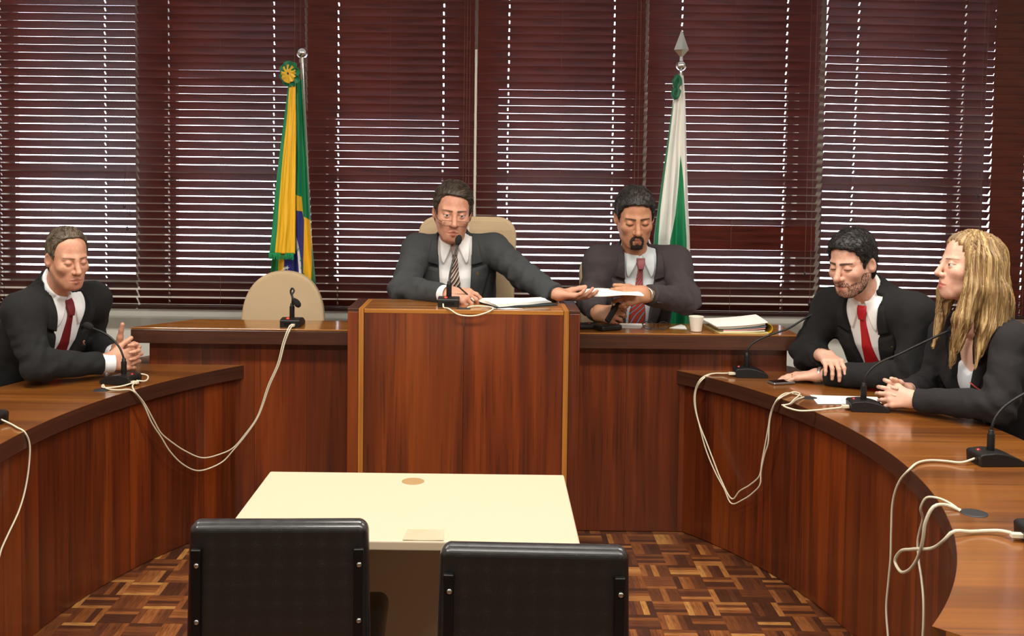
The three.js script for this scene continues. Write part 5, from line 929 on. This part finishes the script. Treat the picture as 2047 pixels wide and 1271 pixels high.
// the man with the ribbon pin
{
  const P = person({
    label: 'man in black suit and dark red tie with ribbon pin, hands clasped on desk', base: [-2.19, 0, -4.4], s: 1.08,
    head: { pos: [-1.772, 1.262, -4.16], yaw: 0.82, pitch: 0.18, roll: 0.02, s: 1.0, lidUp: -0.0025, lidLow: -0.0065, wide: 0.96, nose: 1.05 },
    neck: [-1.875, 1.1, -4.235], sL: [-1.765, 1.058, -4.41], sR: [-1.93, 1.045, -4.09], eL: [-1.83, 0.845, -4.53], wL: [-1.64, 0.836, -4.33], eR: [-1.845, 0.835, -4.035], wR: [-1.632, 0.815, -4.2], pelvis: [-2.17, 0.54, -4.4],
    skin: '#cf9c80', skinRed: '#bd745c', lips: '#b06a5c', hairColor: '#33281e', hairColor2: '#7d6c56', browColor: '#5b4636', browT: 0.0035, greyHairs: 0.3,
    hair: { line: 'high', top: 0.009, side: 0.006, curl: 0.0022, curlFreq: 55, tufts: { len: 0.024, back: 1, curl: 0.2 } }, hairLabel: 'short brown hair, grey at the temples',
    jacket: '#141415', jacketLabel: 'black suit jacket', shirt: '#f0f0f2', shirtLabel: 'white shirt', tie: dots('#6c1019', '#7a1620'), tieLabel: 'dark red tie', V: { b: -0.36, w: 0.078, bottom: 0.012 }, tieW: 0.046,
    cuff: { R: 0.045, L: 0.03 }, trousers: '#161618',
    hands: [
      { w: [-1.632, 0.818, -4.205], fwd: [0.8, 0.06, -0.42], nrm: [0.4, 0.15, 0.85], curls: [[0.35, 0.55, 0.3], [0.4, 0.6, 0.3], [0.45, 0.6, 0.3], [0.5, 0.65, 0.3]], thumb: [0.75, 0.6, -0.1], thumbBend: 0.2, spread: 0.1 },
      { w: [-1.628, 0.842, -4.318], left: true, fwd: [0.93, 0.06, 0.32], nrm: [0.35, 0.1, -0.85], curls: [[0.55, 1.0, 0.5], [0.55, 1.0, 0.5], [0.55, 1.0, 0.5], [0.6, 1.0, 0.5]], thumb: [0.35, 0.9, -0.1], thumbBend: 0.05, spread: 0.1 },
    ],
  });
  const rib = tube([[-0.007, -0.016, 0], [0.0, 0.002, 0.001], [0.0045, 0.011, 0.002], [0, 0.016, 0.002], [-0.0045, 0.011, 0.002], [0.0, 0.002, 0.003], [0.007, -0.016, 0.001]], 0.0022, 40, 6);
  pin(P, 0.095, -0.115, rib, std(0xe2a08e, 0.5), 'ribbon_pin', 'pink and white ribbon pin');
}
// the young bearded man
{
  const full = (x, y, z) => { const ax = Math.abs(x); const cheek = sstep(-0.052, -0.07, y - 0.35 * Math.max(0, ax - 0.03)) * sstep(-0.01, 0.02, z + 0.0) ; const side = sstep(0.05, 0.058, ax) * sstep(-0.015, -0.035, y) * sstep(0.0, 0.012, z) * sstep(0.055, 0.035, z); const mou = sstep(0.033, 0.027, ax) * sstep(-0.05, -0.055, y); const lip = sstep(0.03, 0.024, ax) * sstep(-0.062, -0.066, y) * sstep(-0.088, -0.084, y); const under = sstep(-0.14, -0.12, y); return Math.max(0.8 * cheek, 0.8 * side, mou) * (1 - 0.85 * lip) * under; };
  const P = person({
    label: 'young man with short dark beard in a black suit and bright red tie', base: [1.95, 0, -4.5], s: 1.1,
    head: { pos: [1.518, 1.276, -4.205], yaw: -0.93, pitch: 0.22, roll: 0.02, s: 1.06, lidUp: -0.0025, lidLow: -0.0065, wide: 1.0, nose: 1.12 },
    neck: [1.62, 1.145, -4.26], sL: [1.745, 1.085, -4.085], sR: [1.51, 1.07, -4.43], eL: [1.72, 0.832, -4.06], wL: [1.415, 0.789, -4.27], eR: [1.405, 0.85, -4.44], wR: [1.44, 0.868, -4.3], pelvis: [1.93, 0.55, -4.49],
    skin: '#d9ab93', skinRed: '#c47f6b', lips: '#b0665a', beardThick: 0.0005, beardTufts: 3600, beardBase: false, beard: full, beardColor: '#2a1f19', hairColor: '#100d0c', hairColor2: '#2e2724', browColor: '#17110e', browT: 0.0055,
    hair: { line: 'full', top: 0.017, side: 0.009, curl: 0.004, curlFreq: 62, tufts: { len: 0.022, back: 0.6, curl: 0.9, lift: 0.003 } }, hairLabel: 'short curly black hair',
    jacket: '#151415', jacketLabel: 'black suit jacket', shirt: '#f0eeec', shirtLabel: 'white shirt', tie: dots('#b01018', '#d03a38'), tieLabel: 'bright red dotted tie', V: { b: -0.38, w: 0.075, bottom: 0.015 }, tieW: 0.044,
    trousers: '#161617', cuffBack: 0.02,
    hands: [
      { w: [1.412, 0.789, -4.272], left: true, fwd: [-0.92, -0.14, -0.34], nrm: [0, 1, 0], curls: [[0.12, 0.2, 0.15], [0.15, 0.25, 0.15], [0.2, 0.25, 0.2], [0.2, 0.3, 0.2]], thumb: [0.7, 0.6, -0.4], thumbBend: 0.3, spread: 0.06 },
      { w: [1.44, 0.872, -4.298], fwd: [0.05, -0.12, 0.95], nrm: [0, 0.95, 0.2], curls: [[0.55, 0.65, 0.25], [0.6, 0.65, 0.25], [0.6, 0.65, 0.25], [0.55, 0.6, 0.25]], thumb: [0.7, 0.6, -0.3], thumbBend: 0.3, spread: 0.05 },
    ],
  });
  watch(P, 'L', 0xc8c6c2, 0.006);
  pin(P, 0.11, -0.085, new THREE.CylinderGeometry(0.005, 0.005, 0.003, 14).rotateX(Math.PI / 2), std(0xb89a50, 0.3, { metalness: 0.8 }), 'lapel_pin', 'small gold lapel pin');
  const h = P.hands[0], rp = h.P(0.102, 0, -0.012).sub(P.base), ring = part(P.root, 'ring', new THREE.TorusGeometry(0.0105, 0.0016, 8, 20), std(0xd8b060, 0.25, { metalness: 1 }), 'gold ring'); ring.position.copy(rp); ring.quaternion.setFromUnitVectors(V(0, 0, 1), h.F);
}
// the blonde woman
{
  const hairW = (X, y, z) => {        // head frame: crown cap, long fall down back and both sides to the chest
    const ax = Math.abs(X);
    let d = ell(X, y - 0.036, z + 0.014, 0.0865, 0.094, 0.104);
    d = smax(d, (z - pw([[-0.05, 0.02], [0.0, 0.03], [0.04, 0.044], [0.07, 0.055], [0.1, 0.078], [0.125, 0.14]], y)) * 0.8, 0.014);
    const A = [0.07, 0.03, 0.012], B = [0.088, -0.07, 0.018], C = [0.09, -0.18, 0.05], D = [0.072, -0.345, 0.07];
    let q = smin(cap(X, y, z, A, B, 0.03, 0.034), cap(X, y, z, B, C, 0.034, 0.032), 0.02); q = smin(q, cap(X, y, z, C, D, 0.031, 0.005), 0.015);
    q = smin(q, cap(X, y, z, [0.075, 0.03, -0.03], [0.1, -0.2, -0.03], 0.035, 0.032), 0.02); q = smin(q, cap(X, y, z, [0.1, -0.2, -0.03], [0.1, -0.34, 0.0], 0.03, 0.005), 0.02);
    let b = smin(cap(X, y, z, [0, 0.04, -0.06], [0.02, -0.14, -0.095], 0.066, 0.062), cap(X, y, z, [0.03, -0.12, -0.095], [0.05, -0.34, -0.14], 0.058, 0.012), 0.02); b = smin(b, cap(X, y, z, [0.08, -0.08, -0.06], [0.115, -0.32, -0.1], 0.045, 0.008), 0.02);
    let l = smin(cap(X, y, z, [-0.07, 0.03, 0.0], [-0.085, -0.1, 0.02], 0.03, 0.03), cap(X, y, z, [-0.085, -0.1, 0.02], [-0.07, -0.3, 0.06], 0.028, 0.005), 0.02);
    d = smin(d, q, 0.025); d = smin(d, b, 0.03); d = smin(d, l, 0.025);
    d = smax(d, -(ell(X, y + 0.03, z - 0.06, 0.062, 0.1, 0.062)), 0.01);
    const ang = Math.atan2(X, -(z + 0.02)), wv = noise.noise(ang * 2, y * 9, 4);
    d += 0.0035 * Math.sin(ang * 34 + wv * 5 + y * 12) + 0.0025 * Math.sin(ang * 71 + wv * 8) + 0.003 * noise.noise(X * 30, y * 8, z * 30);
    return d * 0.7;
  };
  const cA = lin('#8a6a40'), cB = lin('#d0b27c'), cC = lin('#5e472c');
  const P = person({
    label: 'blonde woman with long hair in a black blazer, hands clasped on the desk', base: [2.17, 0, -3.93], s: 1.0,
    head: { pos: [1.792, 1.308, -3.755], yaw: -1.5, pitch: -0.08, roll: 0.02, s: 1.06, lidUp: 0.0035, lidLow: -0.0055, wide: 0.95, jaw: 0.9, female: true, nose: 0.85, gaze: [0, 0] },
    neck: [1.85, 1.135, -3.785], sL: [1.895, 1.045, -3.62], sR: [1.815, 1.02, -3.95], eL: [1.815, 0.83, -3.54], wL: [1.592, 0.808, -3.72], eR: [1.79, 0.82, -4.02], wR: [1.625, 0.812, -3.86], pelvis: [2.15, 0.53, -3.93],
    W: [[-0.62, 0.165], [-0.45, 0.15], [-0.3, 0.13], [-0.12, 0.145], [0, 0.125], [0.05, 0.1]], bust: true,
    skin: '#deb19a', skinRed: '#cb8672', lips: '#b85a52', hairColor: '#8a5f30', browColor: '#6a4a30', browT: 0.0028,
    hair: { field: hairW, bounds: [[-0.15, -0.37, -0.21], [0.17, 0.16, 0.13]], cell: 0.0034, tufts: { n: 1300, steps: 20, len: 0.26, width: 0.0026, lift: 0.0002, flow: (q, k) => V(0.12 * Math.sign(q.x) * sstep(0.05, 0.1, q.y), -1, q.z > 0.02 && q.y > 0.05 ? -0.9 : -0.15 * sstep(0.0, 0.08, q.y) + 0.12 * sstep(-0.05, -0.2, q.y)).add(V(0.16 * noise.noise(q.x * 14, q.y * 8, k % 3), 0, 0.16 * noise.noise(q.z * 14, q.y * 8, k % 3))), colors: () => { const n = rr(-1, 1); return n > 0 ? mix3(cA, cB, n) : mix3(cA, cC, -n * 0.7); } }, paint: (x, y, z) => { const ang = Math.atan2(x, -(z + 0.02)), n = noise.noise(ang * 14, 0.5, 1) + 0.6 * noise.noise(ang * 40, 2.5, 2); return n > 0 ? mix3(cA, cB, clamp(n * 1.5, 0, 1)) : mix3(cA, cC, clamp(-n * 1.3, 0, 1)); } }, hairLabel: 'long blonde streaked hair',
    jacket: '#1d1a1c', jacketLabel: 'black blazer', shirt: '#dfe2e8', shirtLabel: 'white top', collar: false, neckline: -0.1, V: { b: -0.36, w: 0.058, bottom: 0.012 }, lapel: 0.055, collarW: 0.04,
    trousers: '#1b191a', handScale: 0.92, cuffBack: 0.0,
    hands: [
      { w: [1.588, 0.808, -3.725], left: true, fwd: [-0.88, 0.0, -0.38], nrm: [-0.35, 0.3, 0.85], curls: [[0.35, 0.6, 0.35], [0.4, 0.65, 0.35], [0.45, 0.65, 0.35], [0.5, 0.7, 0.35]], thumb: [0.8, 0.5, -0.2], thumbBend: 0.3, spread: 0.1 },
      { w: [1.61, 0.815, -3.835], fwd: [-0.92, 0.02, 0.32], nrm: [-0.4, 0.25, -0.85], curls: [[0.55, 1.0, 0.5], [0.55, 1.0, 0.5], [0.55, 1.0, 0.5], [0.55, 1.0, 0.5]], thumb: [0.85, 0.5, -0.1], thumbBend: 0.3, spread: 0.1 },
    ],
  });
  pin(P, 0.07, -0.1, tube([[-0.02, 0.004, 0.0], [-0.006, 0.008, 0.004], [0.008, 0.004, 0.004], [0.022, -0.004, 0.0]], 0.003, 20, 6), std(0xd8584c, 0.5), 'ribbon_pin', 'coral ribbon pin');
}
beigeChair([0.71, 0.18, -5.1], 0, 0.46, 0.5, 0.42, 'beige chair that the goateed man sits on', false);
beigeChair([-2.2, 0, -4.41], 1.07, 0.44, 0.42, 0.44, 'beige chair that the man with the ribbon pin sits on', true);
beigeChair([1.97, 0, -4.5], -0.98, 0.44, 0.42, 0.44, 'beige chair that the young bearded man sits on', true);
beigeChair([2.19, 0, -3.94], -1.32, 0.44, 0.42, 0.44, 'beige chair that the blonde woman sits on', true);
renderer.render(scene, camera);
